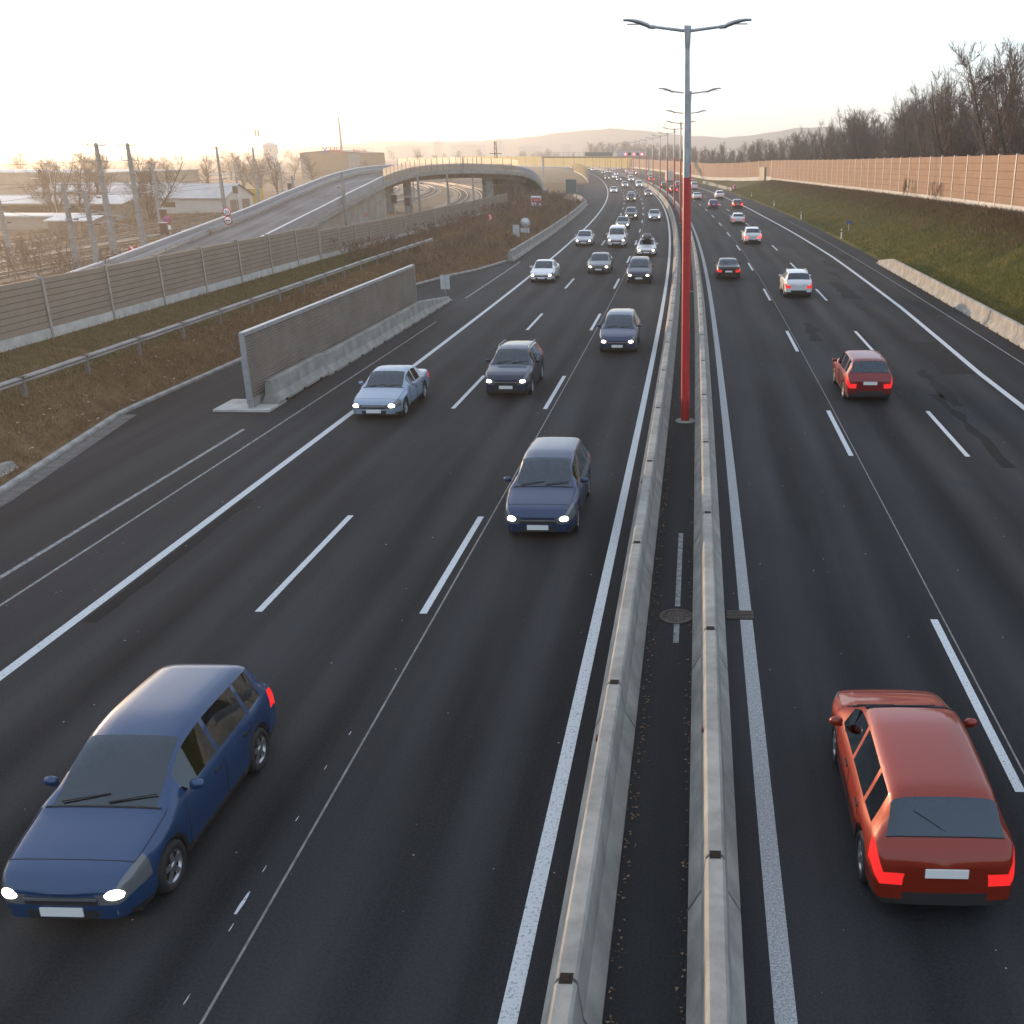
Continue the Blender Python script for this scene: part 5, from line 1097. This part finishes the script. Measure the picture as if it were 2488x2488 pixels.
for i, (x, y, h) in enumerate(((-60.5, 118, 2.2), (-74, 168, 3.2), (-69, 178, 3.4), (-43.5, 150, 2.6), (-40.5, 146, 2.4), (-53.5, 104, 1.6))):
    t = empty('railway_signal', (x, y, -.15)); tag(t, 'dark railway signal box on a post, ' + ['beside the no-stopping sign', 'right of the garage, left one of two', 'right of the garage, right one of two', 'under the bridge by the pier', 'under the bridge right of the pier', 'at the foot of the ramp'][i], 'signal'); MB().tube((0, 0, 0), (0, 0, h), .06).build('post', M['galv'], t); MB().box(-.35, .35, -.2, .15, h - .1, h + 1.0).build('signal_head', M['insul'], t); MB().box(-.4, .4, -.25, .2, h + 1.0, h + 1.06).build('hood', M['sign_back'], t)

t = empty('street_lamp', (-90.5, 147, -.16)); tag(t, 'thin single-headed street lamp in front of the long warehouse', 'street lamp'); MB().tube((0, 0, 0), (-.1, 0, 7.6), .07, .05, 8).build('pole', M['post'], t); MB().box(-.15, 1.0, -.14, .14, 7.55, 7.68).build('lamp_head', M['galv'], t)
t = empty('street_lamp', (-124, 198, -.16)); tag(t, 'street lamp with a bright flat head against the warehouse wall', 'street lamp'); MB().tube((0, 0, 0), (0, 0, 4.6), .07, .05, 8).build('pole', M['post'], t); MB().box(-1.6, .2, -.2, .2, 4.6, 4.8).build('lamp_head', M['sign_white'], t)
t = empty('lattice_mast', (-42.3, 221, -.16)); tag(t, 'dark steel lattice mast with a crossarm behind the bare tree on the bridge', 'mast'); q = MB()
for sx, sy in ((-1, -1), (1, -1), (1, 1), (-1, 1)): q.tube((sx * .45, sy * .45, 0), (sx * .16, sy * .16, 11.4), .05, .045, 5)
for k in range(12):
    z = 11.4 * k / 12; w_ = .45 - .29 * k / 12; w3 = .45 - .29 * (k + 1) / 12
    q.tube((-w_, -w_, z), (w3, -w3, z + .95), .03, .03, 4); q.tube((w_, -w_, z), (-w3, -w3, z + .95), .03, .03, 4)
q.build('lattice', M['ink'], t); MB().box(-1.3, 1.3, -.06, .06, 9.0, 9.12).build('crossarm', M['ink'], t)
# ------------------------------------------------------------------ hills
hill_m = mat('hill_forest', (.055, .052, .045), .95, c2=(.08, .075, .06), scale=.004)
hx = [-3200, -2600, -1831, -1348, -1247, -833, -635, -459, -341, -215, -50, 90, 183, 337, 500, 800, 1200, 1800, 3000]; hz = [2, 4, 12, 36, 48, 50, 65, 85, 95, 84, 70, 60, 72, 93, 100, 90, 80, 60, 30]
V = []; N = 220
for i in range(N):
    x = -3200 + 6200 * i / (N - 1); z = 9 + .55 * (float(np.interp(x, hx, hz)) - 9 + 1.6 * math.sin(x * .021) + 1.1 * math.sin(x * .057 + 1)); x *= .55
    V += [(x, 2080, -2), (x, 2140, z * .55), (x, 2200, z), (x, 2300, z * .8), (x, 2500, -3)]
F = [(i * 5 + j, i * 5 + j + 1, i * 5 + 6 + j, i * 5 + 5 + j) for i in range(N - 1) for j in range(4)]
h_ = MB().add(V, F, 0, True); me = fix_normals(h_.mesh('hills', hill_m)); tag(link('hills', me), kind='structure')
# ------------------------------------------------------------------ bare winter trees
def tree_mesh(seed, H, spread=1.0, stems=1, mains=17, subs=6, twigs=5, r0f=.014, low=.16):
    rg = np.random.default_rng(seed); trunk = []; segs = []; tw = []
    def limb(p, d, L, r, n, up, wob, store):
        pts = [p]
        for i in range(n):
            d = d + rg.normal(0, wob, 3); d[2] += up; d = d / np.linalg.norm(d); q = pts[-1] + d * L / n
            store.append((pts[-1], q, r * (1 - .8 * i / n), r * (1 - .8 * (i + 1) / n))); pts.append(q)
        return pts
    def side(d, ang):
        u = np.cross(d, [0.31, .5, .81]); u /= np.linalg.norm(u); v = np.cross(d, u); a = rg.uniform(0, 2 * math.pi)
        return d * math.cos(ang) + (u * math.cos(a) + v * math.sin(a)) * math.sin(ang)
    for s_ in range(stems):
        d = np.array([0, 0, 1.0]) if stems == 1 else np.array([rg.normal(0, .22), rg.normal(0, .22), 1.0]); d /= np.linalg.norm(d); Hs = H * rg.uniform(.8, 1.0)
        lead = limb(np.array([rg.normal(0, .1) * (stems - 1), rg.normal(0, .1) * (stems - 1), -.3]), d, Hs, H * r0f, 9, .02, .05, trunk); lead = np.array(lead)
        for m_ in range(int(mains / stems ** .6)):
            t = rg.uniform(low, .97); p = np.array([np.interp(t * 9, range(10), lead[:, k]) for k in range(3)]); dm = side(np.array([0, 0, 1.0]), rg.uniform(.45, .95) * spread)
            L = H * rg.uniform(.26, .42) * (1.05 - .72 * t); pts = limb(p, dm, L, H * r0f * .42 * (1.1 - .8 * t), 5, .10, .12, segs)
            for b_ in range(subs):
                k = rg.integers(1, 6); d2 = side((pts[k] - pts[k - 1]) / (np.linalg.norm(pts[k] - pts[k - 1]) + 1e-9), rg.uniform(.35, .8)); p2 = limb(pts[k], d2, L * rg.uniform(.28, .5), H * r0f * .13, 3, .12, .16, segs)
                for c_ in range(twigs):
                    k2 = rg.integers(1, 4); d3 = side((p2[k2] - p2[k2 - 1]) / (np.linalg.norm(p2[k2] - p2[k2 - 1]) + 1e-9), rg.uniform(.2, .7)); limb(p2[k2], d3, L * rg.uniform(.12, .26), .009, 2, .1, .15, tw)
    def soup(S, minr):
        if not S: return np.zeros((0, 3)), np.zeros((0, 4), int)
        A = np.array([s[0] for s in S]); B = np.array([s[1] for s in S]); ra = np.maximum([s[2] for s in S], minr)[:, None]; rb_ = np.maximum([s[3] for s in S], minr * .8)[:, None]
        D = B - A; D /= np.linalg.norm(D, axis=1)[:, None] + 1e-9; U = np.cross(D, np.array([.31, .52, .79])); U /= np.linalg.norm(U, axis=1)[:, None] + 1e-9; W_ = np.cross(D, U)
        k = 3 if minr < .02 else 6; V = []
        for P_, rr in ((A, ra), (B, rb_)):
            for i in range(k): t = 2 * math.pi * i / k; V.append(P_ + (U * math.cos(t) + W_ * math.sin(t)) * rr)
        n = len(S); V = np.stack(V, 1).reshape(-1, 3); b = np.arange(n)[:, None] * 2 * k; F = []
        for i in range(k): F.append(np.concatenate([b + i, b + (i + 1) % k, b + k + (i + 1) % k, b + k + i], 1))
        return V, np.concatenate(F)
    return soup(trunk, .03), soup(segs, .017), soup(tw, .0125)
def mesh_from(V, F, m, name):
    me = bpy.data.meshes.new(name); me.vertices.add(len(V)); me.vertices.foreach_set('co', np.asarray(V, np.float32).ravel())
    me.loops.add(F.size); me.loops.foreach_set('vertex_index', np.asarray(F, np.int32).ravel()); me.polygons.add(len(F)); me.polygons.foreach_set('loop_start', np.arange(0, F.size, F.shape[1], dtype=np.int32)); me.polygons.foreach_set('loop_total', np.full(len(F), F.shape[1], np.int32))
    me.materials.append(m); me.update(calc_edges=True); return me
def tree_kind(seed, H, twm, bark, **kw):
    (tv, tf), (sv, sf), (wv, wf) = tree_mesh(seed, H, **kw)
    return mesh_from(tv, tf, bark, 'trunk'), mesh_from(np.vstack([sv, wv]), np.vstack([sf, wf + len(sv)]), twm, 'crown'), H
TK = [tree_kind(11, 15, M['twig'], M['bark'], mains=30, subs=8, twigs=7), tree_kind(12, 15, M['twig'], M['bark'], stems=2, mains=40, subs=8, twigs=6, spread=.9), tree_kind(13, 15, M['twig'], M['bark'], stems=3, mains=46, subs=7, twigs=6, spread=.8, low=.1), tree_kind(14, 15, M['twig'], M['bark'], mains=32, subs=8, twigs=7, spread=1.15, low=.2)]
SK = [tree_kind(21, 3.0, M['twig_red'], M['twig_red'], stems=9, mains=20, subs=4, twigs=3, r0f=.005, low=.25), tree_kind(22, 3.0, M['twig_red'], M['twig_red'], stems=12, mains=20, subs=4, twigs=3, r0f=.004, low=.3), tree_kind(23, 3.0, M['twig'], M['twig'], stems=8, mains=24, subs=4, twigs=4, r0f=.005, low=.2)]
def bbox_h(me): return max(v.co.z for v in me.vertices)
TH_ = [bbox_h(k[1]) for k in TK]; SH_ = [bbox_h(k[1]) for k in SK]
def plant(kind, hs, x, y, z, h, name, label, cat, group, rot=None, wide=1.0):
    t = empty(name, (x, y, z), random.uniform(0, 6.28) if rot is None else rot); tag(t, label, cat, group); sc_ = h / hs
    for nm, me in (('trunk' if name == 'tree' else 'stems', kind[0]), ('crown' if name == 'tree' else 'twigs', kind[1])):
        c = link(nm, me, t); c.scale = (sc_ * wide, sc_ * wide, sc_)
        if nm in ('stems', 'twigs'): c['kind'] = 'stuff'
    return t
# behind the right noise wall
ball = None
i = 0; NR = 0; tl_ = []
s = 84.0
while s < 640:
    for row in range(2):
        o = (OW(s)[0] + 6.5 + row * 6.5 + random.uniform(-1.2, 1.2)); ss_ = s + random.uniform(-2, 2) + row * 3
        tgt = np.interp(ss_, [84, 95, 105, 118, 128, 145, 165, 185, 205, 230, 260, 300, 400, 520, 640], [22, 21.5, 20, 21.5, 18.5, 18, 18, 18, 17, 15.5, 14.5, 14.5, 14.5, 14.5, 16])
        h = tgt * random.uniform(.8, 1.04) * (1 if row else .93) - 2.0; tl_.append((ss_, o, h, row))
    s += 5.2 if s < 200 else (9 if s < 320 else 16)
for j, (ss_, o, h, row) in enumerate(tl_):
    k = random.randrange(4); p = fr(ss_, o, zright(ss_, o)); front = row == 0
    n_ = sum(1 for q_ in tl_[:j] if q_[3] == row)
    t = plant(TK[k], TH_[k], p[0], p[1], p[2] - .2, h, 'tree', 'bare brown tree behind the right noise wall, %s from the right in the %s row' % (ORD[n_] if n_ else 'first', 'front' if front else 'back'), 'tree', 'bare trees behind the right noise wall', wide=random.uniform(.85, 1.1))
    if j in (0, 3, 5, 9, 12):
        q = MB()
        for b_ in range(4):
            c_ = Vector((random.uniform(-1.6, 1.6), random.uniform(-1.6, 1.6), h * random.uniform(.68, .86)))
            for l_ in range(70):
                d_ = Vector((random.gauss(0, 1), random.gauss(0, 1), random.gauss(0, 1))).normalized(); e_ = d_.orthogonal() * .07; r_ = random.uniform(.2, .42); q.add([c_ + d_ * .05 - e_, c_ + d_ * .05 + e_, c_ + d_ * r_ * 1.2], [(0, 1, 2)])
        tag(q.build('mistletoe', M['mistletoe'], t), kind='stuff')
# undergrowth behind the right wall
j = 0; s = 84.0
while s < 420:
    o = OW(s)[0] + random.uniform(4.6, 6.5); k = random.randrange(4); p = fr(s, o, zright(s, o)); plant(TK[k], TH_[k], p[0], p[1], p[2] - .3, random.uniform(6.5, 9.0), 'tree', 'young bare tree just behind the right noise wall, %s from the right' % (ORD[j] if j else 'first'), 'tree', 'young trees behind the right noise wall', wide=1.3); s += 8.5 if s < 240 else 16; j += 1
# trees at left
LT = [(-92, 160, 9.5, 'spreading bare tree in front of the garage roof, right of the tall masts'), (-84, 142, 8.5, 'dense bare tree behind the tall railway masts at left'), (-91, 147, 9.2, 'bushy bare tree left of the spreading one by the garage'), (-99, 175, 9.5, 'tall bare tree behind the garage'), (-100, 215, 9.0, 'bare tree left of the radio mast'), (-112, 260, 9.5, 'bare tree between radio mast and brown store'), (-31.0, 176, 5.4, 'bare tree growing in front of the right end of the bridge'), (-120, 235, 8.5, 'low bare tree right of the warehouse'), (-104, 285, 9.0, 'bare tree left of the brown store'), (-126, 300, 9.5, 'bare tree by the left corner of the brown store'), (-79, 150, 9.8, 'tall bare tree right behind the floodlight mast'), (-96, 152, 8.8, 'bare tree rising behind the open shed roof'), (-74, 138, 7.5, 'smaller bare tree between the tall masts and the garage'), (-92, 230, 9.5, 'bare tree just right of the radio mast'), (-104, 250, 9.0, 'bare tree below the water tower')]
for n_, (x, y, h, lb_) in enumerate(LT): k = n_ % 4; plant(TK[k], TH_[k], x, y, -.2 if x < -40 else .8, h, 'tree', lb_, 'tree', 'bare trees beyond the railway', wide=1.35)
for n_ in range(26):
    x = -330 + n_ * 9.5 + random.uniform(-3, 3); y = 330 + random.uniform(-20, 60) + n_ * 2; k = n_ % 4
    plant(TK[k], TH_[k], x, y, -.2, random.uniform(7, 10.5), 'tree', 'hazy bare tree of the far belt beyond the warehouse, %s from the left' % (ORD[n_] if n_ else 'first'), 'tree', 'tree belt beyond the railway', wide=1.6)
# far wood behind the gantry and along the bend, one mass
q_pts = []
fv, ff = [], []; base = 0
for n_ in range(60):
    k = random.randrange(4); me = TK[k][1]
    if n_ < 30: x, y, h = -40 + random.uniform(-45, 30), 800 + random.uniform(0, 60), random.uniform(13, 18)
    else: x, y, h = random.uniform(-420, -120), 900 + random.uniform(0, 200), random.uniform(9, 14)
    fv.append((x, y, h, k))
far = empty('wood', (-40, 820, -.2)); tag(far, 'hazy far wood beyond the amber wall and gantry', 'wood', kind='stuff')
for x, y, h, k in fv:
    c = link('crown', TK[k][1], far, (x + 40, y - 820, 0), random.uniform(0, 6)); sc_ = h / TH_[k]; c.scale = (sc_ * 1.6, sc_ * 1.6, sc_)
# shrubs on the left slope and among the tracks
nsh = 0
def shrub(x, y, z, h, lb_, k=None, wide=1.0):
    k = random.randrange(3) if k is None else k; plant(SK[k], SH_[k], x, y, z, h, 'shrub', lb_, 'shrub', 'bare shrubs', wide=wide)
SHL = []
for s in frange(78, 196, 3.0):
    for row in range(3):
        g_ = GL(s)[0]; wl = WL(s)[0]; o = [-17.8, (-17.8 + g_) / 2 - .6, (g_ + wl) / 2 + .4][row] + random.uniform(-.8, .8)
        if row == 0 and (s > 106 and s < 120): continue
        if s < 90 and row < 1: continue
        SHL.append((s + random.uniform(-1.2, 1.2), o, row))
rows_n = ['foot', 'middle', 'top']
for n_, (s, o, row) in enumerate(SHL):
    p = fr(s, o, zleft(s, o)); c_ = sum(1 for q_ in SHL[:n_] if q_[2] == row)
    shrub(p[0], p[1], p[2] - .05, random.uniform(.7, 1.3) if row == 0 else random.uniform(.9, 1.9), 'bare brown shrub at the %s of the left slope, %s from the camera' % (rows_n[row], ORD[c_]), wide=1.7)
for n_, (x, y, h) in enumerate(((-57, 88, 2.6), (-52, 80, 2.8), (-60, 84, 2.2), (-49, 84.5, 2.2), (-52.5, 113, 2.0), (-51.5, 106, 2.6), (-50.5, 101, 2.4), (-64, 100, 2.2), (-67, 108, 2.0), (-70, 118, 2.4), (-46.5, 76, 2.2), (-42, 70, 2.0), (-78, 135, 2.2), (-72, 132, 2.2), (-81, 150, 2.4))):
    shrub(x, y, -.15, h, 'reddish bare shrub among the railway tracks, ' + ['behind the nearest masts', 'left of the slim mast', 'left of the nearest masts', 'between the stout and slim masts', 'by the ramp foot railing', 'in front of the ramp parapet', 'beside the ramp lower end', 'beyond the first tracks', 'near the pale sheds', 'before the tarpaulin shed', 'just behind the wall top at left', 'just behind the wall top, nearest', 'before the white-roofed shed', 'beside the tarpaulin shed', 'before the open shed'][n_], k=n_ % 2, wide=1.3)
shrub(*fr(128, 26.2, 3.85), 2.6, 'thin bare sapling in front of the right noise wall', 2, .5); shrub(*fr(115.5, 26.5, 4.0), 2.2, 'rusty shrub against the right noise wall', 0, .45); shrub(*fr(26.5, WL(26)[0] + .6, 1.8), .8, 'small shrub at the foot of the left noise wall plinth', 0, 1.2)

# ------------------------------------------------------------------ grass, dry stalks and leaf litter
def blades(name, n, fn, h0, h1, wd, m, lean=.45, label=None):
    P = np.array([fn() for _ in range(n)]); a = rng.uniform(0, 2 * math.pi, n); h = rng.uniform(h0, h1, n); b = rng.uniform(0, 2 * math.pi, n); l = rng.uniform(0, lean, n) * h
    dx, dy = np.cos(a) * wd / 2, np.sin(a) * wd / 2
    V = np.stack([np.stack([P[:, 0] - dx, P[:, 1] - dy, P[:, 2]], 1), np.stack([P[:, 0] + dx, P[:, 1] + dy, P[:, 2]], 1), np.stack([P[:, 0] + np.cos(b) * l, P[:, 1] + np.sin(b) * l, P[:, 2] + h], 1)], 1).reshape(-1, 3)
    o = tri_soup(name, V, np.arange(3 * n).reshape(-1, 3), m); tag(o, label, 'grass', kind='stuff'); return o
gm1 = mat('grass_green', (.055, .088, .010), .85, c2=(.225, .158, .034), scale=.13, detail=8, island=((.050, .078, .009), (.19, .142, .03)))
gm2 = mat('grass_dry', (.17, .095, .042), .9, c2=(.30, .19, .092), scale=.5, detail=8, island=((.10, .058, .028), (.27, .185, .10)))
gm3 = mat('grass_strip', (.085, .090, .025), .85, c2=(.16, .12, .05), scale=.5, detail=8, island=((.075, .085, .022), (.17, .14, .06)))
def right_pt():
    s = 46 + 220 * random.random() ** 1.6; o = random.uniform(16.9, 26.0 if random.random() < .9 else 26.9); return fr(s, o, zright(s, o) - .02)
blades('grass', 90000, right_pt, .08, .30, .05, gm1, .8, 'green and yellowed grass on the right-hand slope')
def right_top():
    s = 76 + 180 * random.random() ** 1.4; o = OW(s)[0] - abs(random.gauss(0, 2.2)) - .3; return fr(s, o, zright(s, max(o, 17)) - .02)
blades('dry_scrub', 30000, right_top, .2, .55, .045, mat('scrub_brown', (.10, .062, .038), .9, c2=(.16, .10, .06), scale=.6), .9, 'brown dry scrub along the foot of the right noise wall')
def left_strip():
    s = 20 + 70 * random.random(); g_, wl = GL(s)[0], WL(s)[0]; o = random.uniform(wl + .15, g_ - .2); return fr(s, o, zleft(s, o) - .02)
blades('grass', 45000, left_strip, .06, .20, .035, gm3, .8, 'short grass strip between the left guardrail and noise wall')
def left_slope():
    s = 18 + 75 * random.random(); a_ = OL(s)[0] - .25; o = random.uniform(GL(s)[0] - .2, a_); return fr(s, o, zleft(s, o) - .02)
blades('dry_grass', 60000, left_slope, .04, .22, .03, gm2, 1.4, 'dry stalks and leaf litter on the left slope above the kerb')
def left_far():
    s = 88 + 112 * random.random(); o = random.uniform(WL(s)[0], -17); return fr(s, o, zleft(s, o) - .02)
blades('dry_grass', 35000, left_far, .1, .5, .05, gm2, 1.0, 'dry brown undergrowth on the left slope beyond the lay-by')
def track_pt():
    y = random.uniform(55, 175); x = random.choice([np.interp(y, base_l[:, 1], base_l[:, 0]) - 2.4, np.interp(y, base_l[:, 1], base_l[:, 0]) - 12, -75, -80, -49.5 if y < 85 else -52]) + random.gauss(0, 1.2); return (x, y, -.15)
blades('dry_grass', 25000, track_pt, .15, .7, .05, mat('weeds_rust', (.17, .10, .05), .9, c2=(.26, .17, .09), scale=.3), .8, 'rusty dry weeds between the railway tracks')
# loose grit and paper scraps on the asphalt and slope
n = 420; P = np.array([fr(random.uniform(7, 60), random.uniform(-15, 13), .008) for _ in range(n)]); r_ = rng.uniform(.006, .022, n)
V = np.stack([P + np.stack([r_, 0 * r_, 0 * r_], 1), P + np.stack([0 * r_, r_, 0 * r_], 1), P - np.stack([r_, 0 * r_, 0 * r_], 1), P - np.stack([0 * r_, r_, 0 * r_], 1), P + np.stack([0 * r_, 0 * r_, r_ * .8], 1)], 1).reshape(-1, 3)
b = np.arange(n)[:, None] * 5; F = np.concatenate([np.concatenate([b + i, b + (i + 1) % 4, b + 4], 1) for i in range(4)])
tag(tri_soup('grit', V, F, mat('pale_grit', (.26, .27, .27), .8)), 'pale grit scattered over the asphalt', 'grit', kind='stuff')
n = 1500; P = np.array([(lambda s, sd_: fr(s, (-0.90 if sd_ else -0.12) + random.gauss(0, .05), .01))(random.uniform(7, 60), random.random() < .6) for _ in range(n)]); a = rng.uniform(0, 6.28, n); r_ = rng.uniform(.008, .035, n)
V = np.stack([P + np.stack([np.cos(a + k) * r_, np.sin(a + k) * r_, rng.uniform(0, .02, n)], 1) for k in (0, 1.6, 3.6)], 1).reshape(-1, 3)
tag(tri_soup('leaf_litter', V, np.arange(3 * n).reshape(-1, 3), mat('dead_leaf', (.12, .07, .04), .9, c2=(.22, .15, .09), scale=3, island=((.08, .05, .03), (.28, .2, .13)))), 'dead leaves gathered along the feet of the median barriers', 'leaves', kind='stuff')
n = 500; P = np.array([left_slope() for _ in range(n)]) + np.array([0, 0, .06]); a = rng.uniform(0, 6.28, n); r_ = rng.uniform(.02, .06, n)
V = np.stack([P + np.stack([np.cos(a + k) * r_, np.sin(a + k) * r_, rng.uniform(0, .04, n)], 1) for k in (0, 1.6, 3.2, 4.8)], 1).reshape(-1, 3)
tag(tri_soup('litter', V, np.arange(4 * n).reshape(-1, 4), mat('paper', (.36, .31, .26), .9, c2=(.5, .46, .42), scale=2)), 'pale scraps and leaves lying on the left slope', 'litter', kind='stuff')

# ------------------------------------------------------------------ evening haze
hz_m = bpy.data.materials.new('haze'); hz_m.use_nodes = True; n = hz_m.node_tree; n.nodes.clear(); out = n.nodes.new('ShaderNodeOutputMaterial'); pv = n.nodes.new('ShaderNodeVolumePrincipled')
pv.inputs['Color'].default_value = (.99, .975, .95, 1); pv.inputs['Density'].default_value = 0.00050; pv.inputs['Anisotropy'].default_value = .68; n.links.new(pv.outputs[0], out.inputs['Volume'])
q = MB(); q.box(-2600, 2600, -300, 2700, -4.2, 66); hz = q.build('haze', hz_m); tag(hz, 'warm evening haze over the whole valley', 'haze', kind='stuff')
